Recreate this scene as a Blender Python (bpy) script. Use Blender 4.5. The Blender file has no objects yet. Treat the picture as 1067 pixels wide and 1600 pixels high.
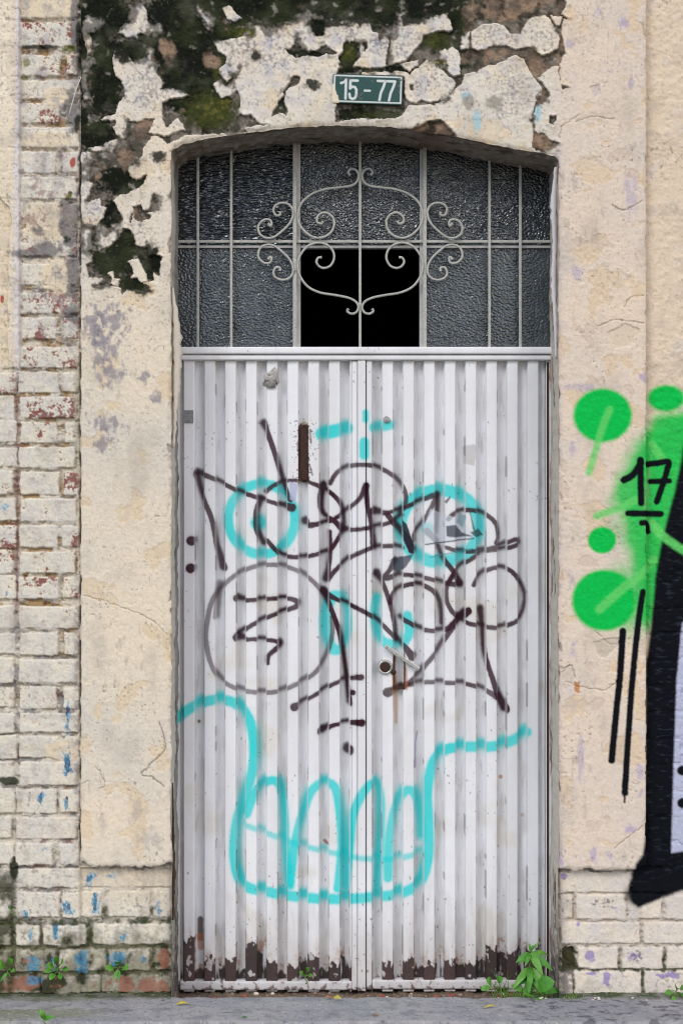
import bpy, bmesh, math, random
import numpy as np
from mathutils import Vector, Matrix

# ------------------------------------------------------------------ scale of the place
S = 478.0            # photo pixels per metre on the wall face (y = 0)
D = 5.0              # camera distance from the wall face
CZ = 757.0 / S       # camera height
UC, VC = 533.5, 800.0
REC = 0.19           # depth of the doorway recess

def px(u, y=0.0):    # metres across, for something seen at column u and standing at depth y
    return (u - UC) / S * (D + y) / D
def pz(v, y=0.0):
    return CZ - (v - VC) / S * (D + y) / D

sc = bpy.context.scene
C = sc.collection

# ------------------------------------------------------------------ camera
cam_d = bpy.data.cameras.new("camera")
cam = bpy.data.objects.new("camera", cam_d); C.objects.link(cam)
cam.location = (0, -D, CZ); cam.rotation_euler = (math.radians(90), 0, 0)
cam_d.sensor_fit = 'VERTICAL'; cam_d.sensor_height = 36.0; cam_d.sensor_width = 24.0
cam_d.lens = 36.0 * D / (1600.0 / S)
sc.cycles.filter_width = 1.05
cam_d.clip_start = 0.05; cam_d.clip_end = 500
sc.camera = cam

# ------------------------------------------------------------------ daylight: bright overcast
SUN_EL, SUN_AZ = math.radians(36), math.radians(-36)     # azimuth measured from -Y (towards the camera), negative = left
w = bpy.data.worlds.new("World"); sc.world = w; w.use_nodes = True
nt = w.node_tree; nt.nodes.clear()
wo = nt.nodes.new('ShaderNodeOutputWorld'); bg = nt.nodes.new('ShaderNodeBackground')
sky = nt.nodes.new('ShaderNodeTexSky'); sky.sky_type = 'NISHITA'; sky.sun_disc = False
sky.sun_elevation = SUN_EL; sky.sun_rotation = math.radians(180) - SUN_AZ * -1
sky.air_density = 1.0; sky.dust_density = 1.2; sky.ozone_density = 1.0
bg.inputs[1].default_value = 0.15
nt.links.new(sky.outputs[0], bg.inputs[0]); nt.links.new(bg.outputs[0], wo.inputs[0])
sun_d = bpy.data.lights.new("sun", 'SUN'); sun_d.energy = 1.5; sun_d.angle = math.radians(26)
sun_d.color = (1.0, 0.965, 0.90)
sun = bpy.data.objects.new("sun", sun_d); C.objects.link(sun)
sdir = Vector((math.sin(SUN_AZ) * math.cos(SUN_EL), -math.cos(SUN_AZ) * math.cos(SUN_EL), math.sin(SUN_EL)))
sun.rotation_euler = sdir.to_track_quat('Z', 'Y').to_euler()
sun.location = sdir * 20
sc.view_settings.view_transform = 'Standard'; sc.view_settings.look = 'None'
sc.view_settings.exposure = 0.30; sc.view_settings.gamma = 1.0; sc.view_settings.use_curve_mapping = False

# ------------------------------------------------------------------ small numeric helpers
def lin(c):
    c = np.asarray(c, dtype=np.float64) / 255.0
    return np.where(c <= 0.04045, c / 12.92, ((c + 0.055) / 1.055) ** 2.4)
def rgb(r, g, b): return lin((r, g, b)).astype(np.float32)
def ss(a, b, x):
    t = np.clip((x - a) / (b - a), 0, 1)
    return t * t * (3 - 2 * t)
_rng = np.random.RandomState(7)
PERM = _rng.permutation(4096).astype(np.int32)
GRX = np.cos(np.linspace(0, 2 * np.pi, 4096, endpoint=False)).astype(np.float32)
GRY = np.sin(np.linspace(0, 2 * np.pi, 4096, endpoint=False)).astype(np.float32)
def perlin(x, y, seed=0):
    x = np.asarray(x, dtype=np.float32); y = np.asarray(y, dtype=np.float32)
    xi = np.floor(x).astype(np.int32); yi = np.floor(y).astype(np.int32)
    xf = x - xi; yf = y - yi
    sx = xf * xf * xf * (xf * (xf * 6 - 15) + 10); sy = yf * yf * yf * (yf * (yf * 6 - 15) + 10)
    def g(ix, iy, fx, fy):
        h = PERM[(PERM[(ix + seed * 131) & 4095] + iy + seed * 17) & 4095]
        return GRX[h] * fx + GRY[h] * fy
    a = g(xi, yi, xf, yf); b = g(xi + 1, yi, xf - 1, yf)
    c = g(xi, yi + 1, xf, yf - 1); d = g(xi + 1, yi + 1, xf - 1, yf - 1)
    a = a + sx * (b - a); c = c + sx * (d - c)
    return (a + sy * (c - a)) * 1.5
def fbm(x, y, size, octv=3, seed=0, sy=None):
    """noise of feature size `size` (in the units of x), roughly -1..1"""
    sy = sy or size
    o = 0; amp = 1; tot = 0; f = 1.0
    for k in range(octv):
        o = o + amp * perlin(x * f / size, y * f / sy, seed + k * 7)
        tot += amp; amp *= 0.5; f *= 2.03
    return o / tot * 1.35
def mix(a, b, t):
    t = np.asarray(t)
    if np.ndim(a) and np.asarray(a).ndim == 2 or np.ndim(b) and np.asarray(b).ndim == 2 or t.ndim == 1: t = t[:, None] if t.ndim == 1 else t
    return a + (b - a) * t
def lay(col, c, m):      # paint colour c over col where m
    col += (c - col) * m[:, None]
def lay_i(col, idx, c, m):
    col[idx] += (c - col[idx]) * m[:, None]
def catmull(pts, n=7):
    P = [tuple(p) + (1.0,) * (3 - len(p)) for p in pts]
    if len(P) < 3: return P
    out = []
    for i in range(len(P) - 1):
        p0 = P[max(i - 1, 0)]; p1 = P[i]; p2 = P[i + 1]; p3 = P[min(i + 2, len(P) - 1)]
        for k in range(n):
            t = k / n
            out.append(tuple(0.5 * (2 * b + (c - a) * t + (2 * a - 5 * b + 4 * c - d) * t * t + (3 * b - a - 3 * c + d) * t ** 3)
                             for a, b, c, d in zip(p0, p1, p2, p3)))
    out.append(P[-1]); return out
def stroke(u, v, pts, width, soft=1.2, smooth=True):
    """soft-edged brush line; a third number in a point scales the width there"""
    P = catmull(pts) if smooth else [tuple(p) + (1.0,) * (3 - len(p)) for p in pts]
    smax = float(np.max(soft)); m = width * max(p[2] for p in P) / 2 + smax * 2 + 2
    us = [p[0] for p in P]; vs = [p[1] for p in P]
    idx = np.nonzero((u > min(us) - m) & (u < max(us) + m) & (v > min(vs) - m) & (v < max(vs) + m))[0]
    if idx.size == 0: return idx, np.zeros(0)
    x = u[idx]; y = v[idx]; best = np.full(idx.size, 1e9)
    if len(P) == 1: P = P + [(P[0][0] + .01, P[0][1], P[0][2])]
    for a, b in zip(P[:-1], P[1:]):
        dx, dy = b[0] - a[0], b[1] - a[1]; L = dx * dx + dy * dy + 1e-9
        t = np.clip(((x - a[0]) * dx + (y - a[1]) * dy) / L, 0, 1)
        d = np.hypot(x - a[0] - t * dx, y - a[1] - t * dy) - width / 2 * (a[2] + (b[2] - a[2]) * t)
        np.minimum(best, d, out=best)
    s = soft[idx] if np.ndim(soft) else soft
    return idx, 1 - ss(-s, s, best)
def poly_sd(u, v, P, margin=12):
    """signed distance (negative inside) to polygon P for the points near it"""
    P = np.asarray(P, dtype=np.float64)
    idx = np.nonzero((u > P[:, 0].min() - margin) & (u < P[:, 0].max() + margin) & (v > P[:, 1].min() - margin) & (v < P[:, 1].max() + margin))[0]
    x = u[idx]; y = v[idx]; best = np.full(idx.size, 1e9); ins = np.zeros(idx.size, bool)
    n = len(P)
    for i in range(n):
        ax, ay = P[i]; bx, by = P[(i + 1) % n]
        dx, dy = bx - ax, by - ay; L = dx * dx + dy * dy + 1e-9
        t = np.clip(((x - ax) * dx + (y - ay) * dy) / L, 0, 1)
        np.minimum(best, np.hypot(x - ax - t * dx, y - ay - t * dy), out=best)
        if ay != by:
            c = ((ay > y) != (by > y)) & (x < (bx - ax) * (y - ay) / (by - ay) + ax)
            ins ^= c
    return idx, np.where(ins, -best, best)
def tr(ox, oy, s, pts): return [(ox + p[0] / s, oy + p[1] / s) + tuple(p[2:]) for p in pts]
def blob(u, v, cu, cv, ru, rv): return np.exp(-(((u - cu) / ru) ** 2 + ((v - cv) / rv) ** 2))

# ------------------------------------------------------------------ object helpers
def tag(o, label=None, cat=None, group=None, kind=None):
    if label: o['label'] = label
    if cat: o['category'] = cat
    if group: o['group'] = group
    if kind: o['kind'] = kind
    return o
def thing(name, label, cat, loc=(0, 0, 0), group=None):
    o = bpy.data.objects.new(name, None); C.objects.link(o); o.location = loc; o.empty_display_size = 0.05
    return tag(o, label, cat, group)
def link(name, me, mat, parent=None):
    o = bpy.data.objects.new(name, me); C.objects.link(o)
    if mat: me.materials.append(mat)
    if parent:
        o.parent = parent
        p = parent; off = Vector((0, 0, 0))
        while p: off += p.location; p = p.parent
        me.transform(Matrix.Translation(-off))
    return o
def np_mesh(name, co, faces, mat, parent=None, col=None, smooth=True):
    """mesh object from numpy arrays, in world coordinates"""
    me = bpy.data.meshes.new(name)
    co = np.ascontiguousarray(co, dtype=np.float32); faces = np.ascontiguousarray(faces, dtype=np.int32)
    nf, k = faces.shape
    me.vertices.add(len(co)); me.vertices.foreach_set('co', co.ravel())
    me.loops.add(nf * k); me.loops.foreach_set('vertex_index', faces.ravel())
    me.polygons.add(nf); me.polygons.foreach_set('loop_start', np.arange(nf, dtype=np.int32) * k)
    if col is not None:
        a = me.attributes.new('Col', 'FLOAT_COLOR', 'POINT')
        rgba = np.ones((len(co), 4), np.float32); rgba[:, :col.shape[1]] = col
        a.data.foreach_set('color', rgba.ravel())
    me.update(calc_edges=True); me.validate()
    me.polygons.foreach_set('use_smooth', np.full(len(me.polygons), smooth, dtype=bool))
    return link(name, me, mat, parent)
def grid_faces(nr, nc):
    i = np.arange(nr - 1)[:, None] * nc + np.arange(nc - 1)[None, :]
    i = i.ravel()
    return np.stack([i, i + nc, i + nc + 1, i + 1], 1)
def take(co, col, faces):
    ids, inv = np.unique(faces, return_inverse=True)
    return co[ids], (col[ids] if col is not None else None), inv.reshape(faces.shape)
def bm_obj(name, bm, mat, parent=None, smooth=False):
    me = bpy.data.meshes.new(name); bm.normal_update(); bm.to_mesh(me); bm.free()
    if smooth:
        for p in me.polygons: p.use_smooth = True
    return link(name, me, mat, parent)
def box(bm, x0, x1, y0, y1, z0, z1, bev=0.0):
    v = [bm.verts.new(p) for p in ((x0, y0, z0), (x1, y0, z0), (x1, y1, z0), (x0, y1, z0), (x0, y0, z1), (x1, y0, z1), (x1, y1, z1), (x0, y1, z1))]
    fs = [bm.faces.new([v[i] for i in q]) for q in ((0, 1, 5, 4), (1, 2, 6, 5), (2, 3, 7, 6), (3, 0, 4, 7), (4, 5, 6, 7), (3, 2, 1, 0))]
    if bev:
        es = list({e for f in fs for e in f.edges})
        bmesh.ops.bevel(bm, geom=es, offset=bev, segments=2, affect='EDGES', profile=0.5)
def tube(bm, pts, r, n=8, cap=True):
    """swept round bar through 3-D points; r may be a list"""
    pts = [Vector(p) for p in pts]; rings = []
    R = r if isinstance(r, (list, tuple)) else [r] * len(pts)
    ref = Vector((0, 1, 0))
    for i, p in enumerate(pts):
        t = (pts[min(i + 1, len(pts) - 1)] - pts[max(i - 1, 0)]).normalized()
        rf = ref if abs(t.dot(ref)) < 0.95 else Vector((1, 0, 0))
        a = t.cross(rf).normalized(); b = t.cross(a)
        rings.append([bm.verts.new(p + (a * math.cos(2 * math.pi * k / n) + b * math.sin(2 * math.pi * k / n)) * R[i]) for k in range(n)])
    for A, B in zip(rings[:-1], rings[1:]):
        for k in range(n): bm.faces.new((A[k], A[(k + 1) % n], B[(k + 1) % n], B[k]))
    if cap:
        bm.faces.new(rings[0][::-1]); bm.faces.new(rings[-1])

# ------------------------------------------------------------------ materials
def new_mat(name):
    m = bpy.data.materials.new(name); m.use_nodes = True
    n = m.node_tree; b = n.nodes['Principled BSDF']
    return m, n, b
def N(n, t, **kw):
    x = n.nodes.new(t)
    for k, v in kw.items(): setattr(x, k, v)
    return x
def painted(name, rough=0.9, bump=0.0006, scale=260.0, vary=0.12, spec=0.3, fine=900.0):
    """colour from the surface's own paint / wear layer, plus fine grain and relief"""
    m, n, b = new_mat(name); L = n.links.new
    at = N(n, 'ShaderNodeAttribute', attribute_name='Col')
    tc = N(n, 'ShaderNodeTexCoord')
    n1 = N(n, 'ShaderNodeTexNoise'); n1.inputs['Scale'].default_value = fine; n1.inputs['Detail'].default_value = 3
    n2 = N(n, 'ShaderNodeTexNoise'); n2.inputs['Scale'].default_value = scale; n2.inputs['Detail'].default_value = 6; n2.inputs['Roughness'].default_value = 0.65
    L(tc.outputs['Object'], n1.inputs['Vector']); L(tc.outputs['Object'], n2.inputs['Vector'])
    mr = N(n, 'ShaderNodeMapRange'); mr.inputs[1].default_value = 0.25; mr.inputs[2].default_value = 0.75
    mr.inputs[3].default_value = 1 - vary; mr.inputs[4].default_value = 1 + vary
    L(n1.outputs['Fac'], mr.inputs[0])
    vm = N(n, 'ShaderNodeVectorMath', operation='SCALE'); L(at.outputs['Color'], vm.inputs[0]); L(mr.outputs[0], vm.inputs['Scale'])
    L(vm.outputs[0], b.inputs['Base Color'])
    b.inputs['Roughness'].default_value = rough; b.inputs['Specular IOR Level'].default_value = spec
    bp = N(n, 'ShaderNodeBump'); bp.inputs['Strength'].default_value = 1.0; bp.inputs['Distance'].default_value = bump
    L(n2.outputs['Fac'], bp.inputs['Height']); L(bp.outputs[0], b.inputs['Normal'])
    return m
def noisy(name, c1, c2, scale=60, rough=0.6, metal=0.0, bump=0.0003, c3=None, t3=0.62, scale3=40, spec=0.4):
    """two mottled colours and an optional third one in patches (rust, bare metal)"""
    m, n, b = new_mat(name); L = n.links.new
    tc = N(n, 'ShaderNodeTexCoord')
    n1 = N(n, 'ShaderNodeTexNoise'); n1.inputs['Scale'].default_value = scale; n1.inputs['Detail'].default_value = 8; n1.inputs['Roughness'].default_value = 0.7
    L(tc.outputs['Object'], n1.inputs['Vector'])
    r = N(n, 'ShaderNodeValToRGB'); r.color_ramp.elements[0].position = 0.32; r.color_ramp.elements[1].position = 0.68
    r.color_ramp.elements[0].color = tuple(lin(c1)) + (1,); r.color_ramp.elements[1].color = tuple(lin(c2)) + (1,)
    L(n1.outputs['Fac'], r.inputs[0]); out = r.outputs[0]
    if c3 is not None:
        n3 = N(n, 'ShaderNodeTexNoise'); n3.inputs['Scale'].default_value = scale3; n3.inputs['Detail'].default_value = 9; n3.inputs['Roughness'].default_value = 0.75
        L(tc.outputs['Object'], n3.inputs['Vector'])
        mr = N(n, 'ShaderNodeMapRange'); mr.inputs[1].default_value = t3; mr.inputs[2].default_value = t3 + 0.04
        L(n3.outputs['Fac'], mr.inputs[0])
        mx = N(n, 'ShaderNodeMix', data_type='RGBA'); L(mr.outputs[0], mx.inputs['Factor']); L(out, mx.inputs['A'])
        mx.inputs['B'].default_value = tuple(lin(c3)) + (1,); out = mx.outputs['Result']
    L(out, b.inputs['Base Color'])
    b.inputs['Roughness'].default_value = rough; b.inputs['Metallic'].default_value = metal; b.inputs['Specular IOR Level'].default_value = spec
    bp = N(n, 'ShaderNodeBump'); bp.inputs['Distance'].default_value = bump
    L(n1.outputs['Fac'], bp.inputs['Height']); L(bp.outputs[0], b.inputs['Normal'])
    return m
M_wall = painted('weathered_plaster_and_brick', 0.95, 0.0008, 230, 0.07, 0.12)
M_reveal = painted('reveal_render', 0.92, 0.0015, 160, 0.2, 0.2)
M_door = painted('door_paint', 0.45, 0.00022, 120, 0.025, 0.25, 500)
M_plate = painted('enamel_plate', 0.35, 0.00008, 150, 0.04, 0.5)
M_pave = painted('concrete', 0.9, 0.0012, 200, 0.14, 0.25)
M_iron = noisy('grey_painted_iron', (152, 151, 145), (188, 186, 178), 90, 0.5, 0, 0.0005, (120, 78, 52), 0.64, 55)
M_frame = noisy('white_painted_steel', (178, 174, 170), (205, 202, 200), 40, 0.5, 0, 0.0003, (110, 70, 52), 0.70, 60)
M_rust = noisy('rusty_steel', (40, 27, 25), (74, 46, 34), 150, 0.85, 0, 0.001)
M_steel = noisy('scratched_steel', (150, 150, 146), (205, 205, 200), 120, 0.35, 0.5, 0.0004, (110, 66, 40), 0.60, 180)
M_zinc = noisy('zinc_plate', (120, 120, 124), (150, 150, 154), 150, 0.5, 0.3, 0.0003)
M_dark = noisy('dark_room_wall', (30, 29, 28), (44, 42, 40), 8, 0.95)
M_paper = noisy('old_torn_paper', (120, 116, 112), (196, 192, 186), 90, 0.9, 0, 0.0004, (70, 66, 64), 0.60, 70)
M_leaf = noisy('fresh_green_leaf', (62, 118, 34), (104, 158, 56), 60, 0.45, 0, 0.0006)
M_leaf2 = noisy('deep_green_leaf', (52, 112, 32), (84, 146, 46), 60, 0.5, 0, 0.0006)
M_stem = noisy('plant_stem', (88, 120, 52), (120, 146, 70), 60, 0.6)
M_grass = noisy('grass_blade', (60, 104, 34), (116, 150, 66), 30, 0.6)
M_dry = noisy('dry_leaf', (168, 142, 48), (200, 184, 84), 120, 0.7)
M_brown = noisy('brown_leaf', (120, 84, 56), (168, 128, 88), 120, 0.8)
M_straw = noisy('pale_straw', (190, 182, 165), (215, 208, 196), 60, 0.8)
M_stone = noisy('rubble_stone', (118, 96, 84), (176, 156, 140), 90, 0.95, 0, 0.001)
M_street = noisy('street_asphalt', (62, 62, 64), (92, 90, 88), 30, 0.95, 0, 0.002)

# ================================================================== THE WALL
ARCH = [(268, 239), (272, 233), (286, 226), (330, 215), (400, 206), (460, 199), (520, 196), (600, 198), (640, 202), (680, 208), (716, 214), (760, 224), (810, 234), (850, 240), (866, 244), (872, 250)]
AU = np.array([p[0] for p in ARCH], float); AV = np.array([p[1] for p in ARCH], float)
def arch(u): return np.interp(u, AU, AV) + 1.6 * fbm(u, u * 0 + 3.3, 14, 3, 91)
UL, UR = 268.0, 872.0
def wobL(v): return 2.2 * fbm(v, v * 0 + 1.7, 120, 2, 93) + 1.6 * fbm(v, v * 0 + 5.2, 16, 3, 94)
def wobR(v): return 1.6 * fbm(v, v * 0 + 8.7, 150, 2, 95) + 1.2 * fbm(v, v * 0 + 2.2, 16, 3, 96)

T = 5.335
def tA(*p): return tr(120, 0, T, p)
def tB(*p): return tr(320, 0, T, p)
def tC(*p): return tr(520, 0, T, p)
def tD(*p): return tr(700, 0, T, p)
def tE(*p): return tr(120, 200, T, p)
def tF(*p): return tr(120, 380, T, p)
def tG(*p): return tr(680, 140, 4.85, p)
INTACT = [
 tA((50,150),(90,120),(150,130),(235,165),(240,215),(190,250),(150,275),(110,275),(120,340),(125,430),(95,465),(80,400),(55,330),(42,230)),
 tA((40,490),(150,480),(172,540),(110,580),(90,640),(100,740),(125,840),(60,820),(40,700)),
 tA((430,40),(560,20),(580,90),(600,180),(640,200),(700,180),(735,220),(715,270),(680,300),(640,310),(600,300),(545,285),(520,295),(550,335),(520,340),(480,310),(410,310),(350,270),(370,220),(420,170),(440,100)),
 tA((310,430),(380,405),(420,460),(470,510),(550,480),(580,400),(620,370),(660,420),(650,500),(700,560),(665,600),(710,660),(740,690),(700,740),(790,725),(860,745),(940,790),(850,820),(760,830),(720,860),(715,1000),(740,1067),(780,1030),(830,980),(890,1030),(905,1080),(760,1130),(600,1110),(650,990),(560,985),(500,1020),(430,1010),(420,1080),(330,1080),(320,1000),(180,1010),(240,970),(325,950),(350,840),(400,800),(380,670),(320,620),(300,500)),
 tA((1000,20),(1067,60),(1160,140),(1165,200),(1130,265),(1067,235),(990,120)),
 tB((140,70),(200,45),(250,90),(310,150),(250,178),(190,172)),
 tB((70,345),(110,335),(240,315),(340,298),(390,285),(395,180),(360,120),(440,170),(550,228),(580,190),(700,180),(760,130),(860,80),(960,120),(1067,165),(1180,185),(1250,130),(1290,250),(1240,330),(1160,360),(1150,430),(1110,470),(1120,560),(1090,640),(1100,860),(1080,1010),(1300,985),(1500,990),(1600,980),(1660,940),(1700,880),(1840,880),(1900,870),(2040,820),(2140,700),(2200,1130),(2080,1100),(1960,1000),(1900,1000),(1760,1070),(1067,1090),(530,1120),(400,1140),(330,1067),(520,1035),(460,1030),(400,985),(390,955),(290,965),(262,980),(245,920),(290,890),(290,820),(265,745),(230,828),(190,800),(140,828),(95,770),(80,690),(140,660),(190,712),(240,650),(300,585),(190,690),(115,620),(110,580),(175,530),(180,480),(140,440),(110,440),(100,400)),
 tC((-20,180),(100,205),(110,130),(200,110),(290,150),(330,250),(380,270),(390,345),(410,330),(440,225),(490,235),(520,100),(630,80),(640,140),(700,150),(800,135),(960,100),(1000,250),(850,265),(780,290),(720,370),(660,440),(600,510),(490,550),(440,545),(370,570),(250,562),(170,550),(200,500),(230,470),(215,360),(160,345),(150,380),(95,335),(80,390),(-30,430)),
 tC((-20,440),(45,450),(62,520),(20,540),(-20,540)),
 tC((250,600),(440,590),(520,590),(620,600),(650,640),(600,700),(590,640),(240,625)),
 tC((560,530),(640,515),(715,500),(715,540),(640,590),(600,570)),
 tC((600,640),(660,600),(780,500),(860,510),(930,590),(960,640),(1030,690),(1000,750),(970,790),(900,850),(860,840),(810,862),(740,830),(690,862),(640,860),(600,800)),
 tC((880,420),(1000,400),(1060,440),(1060,620),(1000,640),(940,580)),
 tD((185,412),(190,262),(270,205),(400,190),(450,200),(520,270),(600,282),(620,230),(680,150),(780,120),(840,145),(915,270),(935,330),(905,415),(800,460),(760,450),(690,410),(570,410),(450,385),(390,378),(310,410),(240,425)),
 tD((105,310),(182,255),(178,412),(100,412)),
 tD((850,130),(955,140),(928,225),(890,205)),
 tD((-60,1080),(-20,900),(30,760),(110,700),(140,620),(200,595),(240,602),(260,565),(400,530),(490,490),(545,460),(630,490),(650,540),(700,620),(770,720),(775,780),(735,850),(705,930),(695,1010),(720,1067),(700,1240),(900,1300),(300,1300)),
 tD((740,650),(850,560),(920,545),(930,660),(950,740),(1067,740),(1100,1300),(880,1300),(720,1067),(702,980),(735,870),(810,850),(840,770),(800,715)),
 tD((965,-400),(975,60),(945,120),(1000,155),(960,160),(935,250),(960,370),(962,450),(930,540),(935,700),(1067,760),(1200,760),(1200,-400)),
 [(900, -400), (1000, -400), (1000, 300), (890, 300), (884, 300), (900, 100)], [(876, 140), (1000, 100), (1000, 300), (862, 300), (852, 236), (872, 222), (878, 200)],
 tE((560,160),(600,100),(640,60),(700,80),(760,130),(850,90),(900,60),(1500,30),(1500,200),(800,300),(800,1067),(790,1100),(690,1067),(600,1067),(590,1000),(500,980),(480,900),(440,838),(400,832),(340,920),(250,1000),(190,1020),(150,960),(138,890),(160,838),(60,822),(30,822),(30,620),(110,620),(190,580),(200,640),(250,660),(220,740),(205,800),(270,860),(300,850),(268,780),(340,790),(380,770),(340,660),(300,600),(360,560),(430,540),(500,500),(560,460),(590,392),(560,400),(490,437),(440,380),(430,310),(500,290),(550,230)),
 tE((30,200),(110,200),(160,260),(120,310),(110,440),(140,455),(100,560),(50,640),(30,640)),
 tE((100,172),(230,130),(280,100),(340,80),(300,-20),(420,-20),(440,40),(400,90),(340,150),(300,200),(200,195),(130,192)),
 tE((30,820),(130,830),(135,1000),(110,1060),(135,1100),(30,1100)),
 tF((30,60),(120,25),(135,150),(90,182),(100,285),(220,288),(240,350),(130,355),(365,362),(385,430),(420,395),(560,420),(560,335),(640,310),(640,240),(690,270),(700,150),(760,-20),(860,-20),(860,1500),(-20,1500),(-20,60)),
 tF((255,240),(300,225),(310,290),(360,300),(350,362),(270,350),(290,300)),
 tF((430,150),(520,120),(545,200),(580,250),(585,325),(540,330),(500,290),(450,290),(480,240)),
]
HOLES = [
 [(648, 206), (656, 198), (668, 191), (682, 187), (692, 190), (703, 201), (718, 217), (716, 226), (648, 220)],
 tB((660,400),(700,415),(750,370),(765,305),(780,390),(810,410),(865,430),(950,410),(1000,370),(1040,415),(1110,440),(1067,452),(1000,450),(940,475),(870,460),(800,478),(760,480),(700,445)),
 tB((875,200),(900,165),(960,175),(995,205),(990,290),(930,295),(910,250)),
 tB((720,650),(770,630),(800,650),(780,690),(725,715),(670,760),(660,830),(692,930),(682,970),(620,935),(560,972),(600,890),(610,850),(650,790),(648,760),(700,715)),
 tC((440,540),(455,460),(470,290),(477,290),(464,460),(452,540)), tC((250,362),(280,360),(280,400),(265,440),(255,400)),
 tC((640,700),(672,700),(672,752),(645,748)), tC((40,845),(60,890),(300,880),(540,890),(590,870),(580,950),(420,985),(300,980),(120,985),(30,990)),
 tE((470,660),(540,645),(570,690),(622,730),(600,762),(552,760),(540,797),(480,760)),
 tE((650,538),(686,600),(680,655),(655,690),(590,702),(570,690),(630,650),(645,600)),
 tE((435,780),(470,690),(478,700),(445,790)),
 tD((905,415),(935,330),(960,370),(962,450),(930,540),(905,500)),
 tG((745,400),(790,320),(830,330),(870,390),(935,410),(930,425),(850,440),(770,445)),
 tG((865,195),(915,200),(920,230),(885,265),(862,250)),
]

COURSE = [-8, 30, 81, 121, 157, 195, 233, 273, 314, 355, 410, 455, 493, 540, 579, 618, 658, 697, 736, 778, 820, 861, 901, 947, 988, 1030, 1073, 1114, 1151, 1191, 1234, 1278, 1318, 1359, 1396, 1448, 1487, 1528, 1562]
BRICKS = []     # (u0, v0, u1, v1, wear)
_r = random.Random(3)
for i, (a, b) in enumerate(zip(COURSE[:-1], COURSE[1:])):
    t, bt = a + 1, b - (5 if b - a < 45 else 11)
    if a == 81: bt = 116
    k = i % 2
    if a < 1359:
        e = 29 + _r.uniform(-2, 2)
        if a >= 1230: e = 23
        if k == 0 and a not in (1114, 1191): BRICKS += [(e, t, e + 61 + _r.uniform(-4, 3), bt), (e + 69 + _r.uniform(-2, 3), t + 1, 121, bt - 1)]
        else: BRICKS.append((e, t, 119 + _r.uniform(-3, 3), bt))
        x = 21 + _r.uniform(-3, 4) - (3 if a > 1230 else 0); q = k
        while x > -440:
            ww = 61 if q else 112
            BRICKS.append((x - ww, t + _r.uniform(-3, 2), x, bt + _r.uniform(-3, 2))); x -= ww + 7; q = 1 - q
for row, xs in ((1359, (24, 268)), (1396, (24, 92, 96, 155, 168, 232, 239, 266)), (1448, (23, 60, 65, 132, 142, 268)), (1487, (23, 85, 90, 163, 168, 232, 241, 268)), (1528, (-60, 60, 62, 154, 157, 268))):
    nxt = COURSE[COURSE.index(row) + 1]
    for q in range(0, len(xs), 2): BRICKS.append((xs[q], row + 1, xs[q + 1], nxt - (6 if row != 1396 else 11)))
    x = min(16, xs[0] - 8)
    while x > -440: BRICKS.append((x - 100, row + 1, x, nxt - 7)); x -= 107
for t, bt, xs in ((1364, 1399, (876, 986, 992, 1100, 1107, 1215, 1222, 1340)), (1402, 1441, (876, 897, 902, 980, 985, 1037, 1044, 1110, 1117, 1230, 1237, 1300)), (1446, 1480, (878, 1003, 1009, 1110, 1117, 1230, 1237, 1345)),
                  (1485, 1519, (905, 968, 975, 1038, 1045, 1110, 1117, 1180, 1187, 1300)), (1523, 1562, (900, 1005, 1010, 1110, 1117, 1230, 1237, 1345))):
    for q in range(0, len(xs), 2): BRICKS.append((xs[q], t, xs[q + 1], bt))
BRICKS.append((866, 1526, 897, 1562))
v0 = 1364 - 41
while v0 > 900:            # courses showing faintly through the paint of the mural wall
    off = 0 if (round(v0) // 41) % 2 else 50
    for q in range(4): BRICKS.append((1016 + q * 108 - off, v0, 1016 + q * 108 + 101 - off, v0 + 35))
    v0 -= 41

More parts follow.
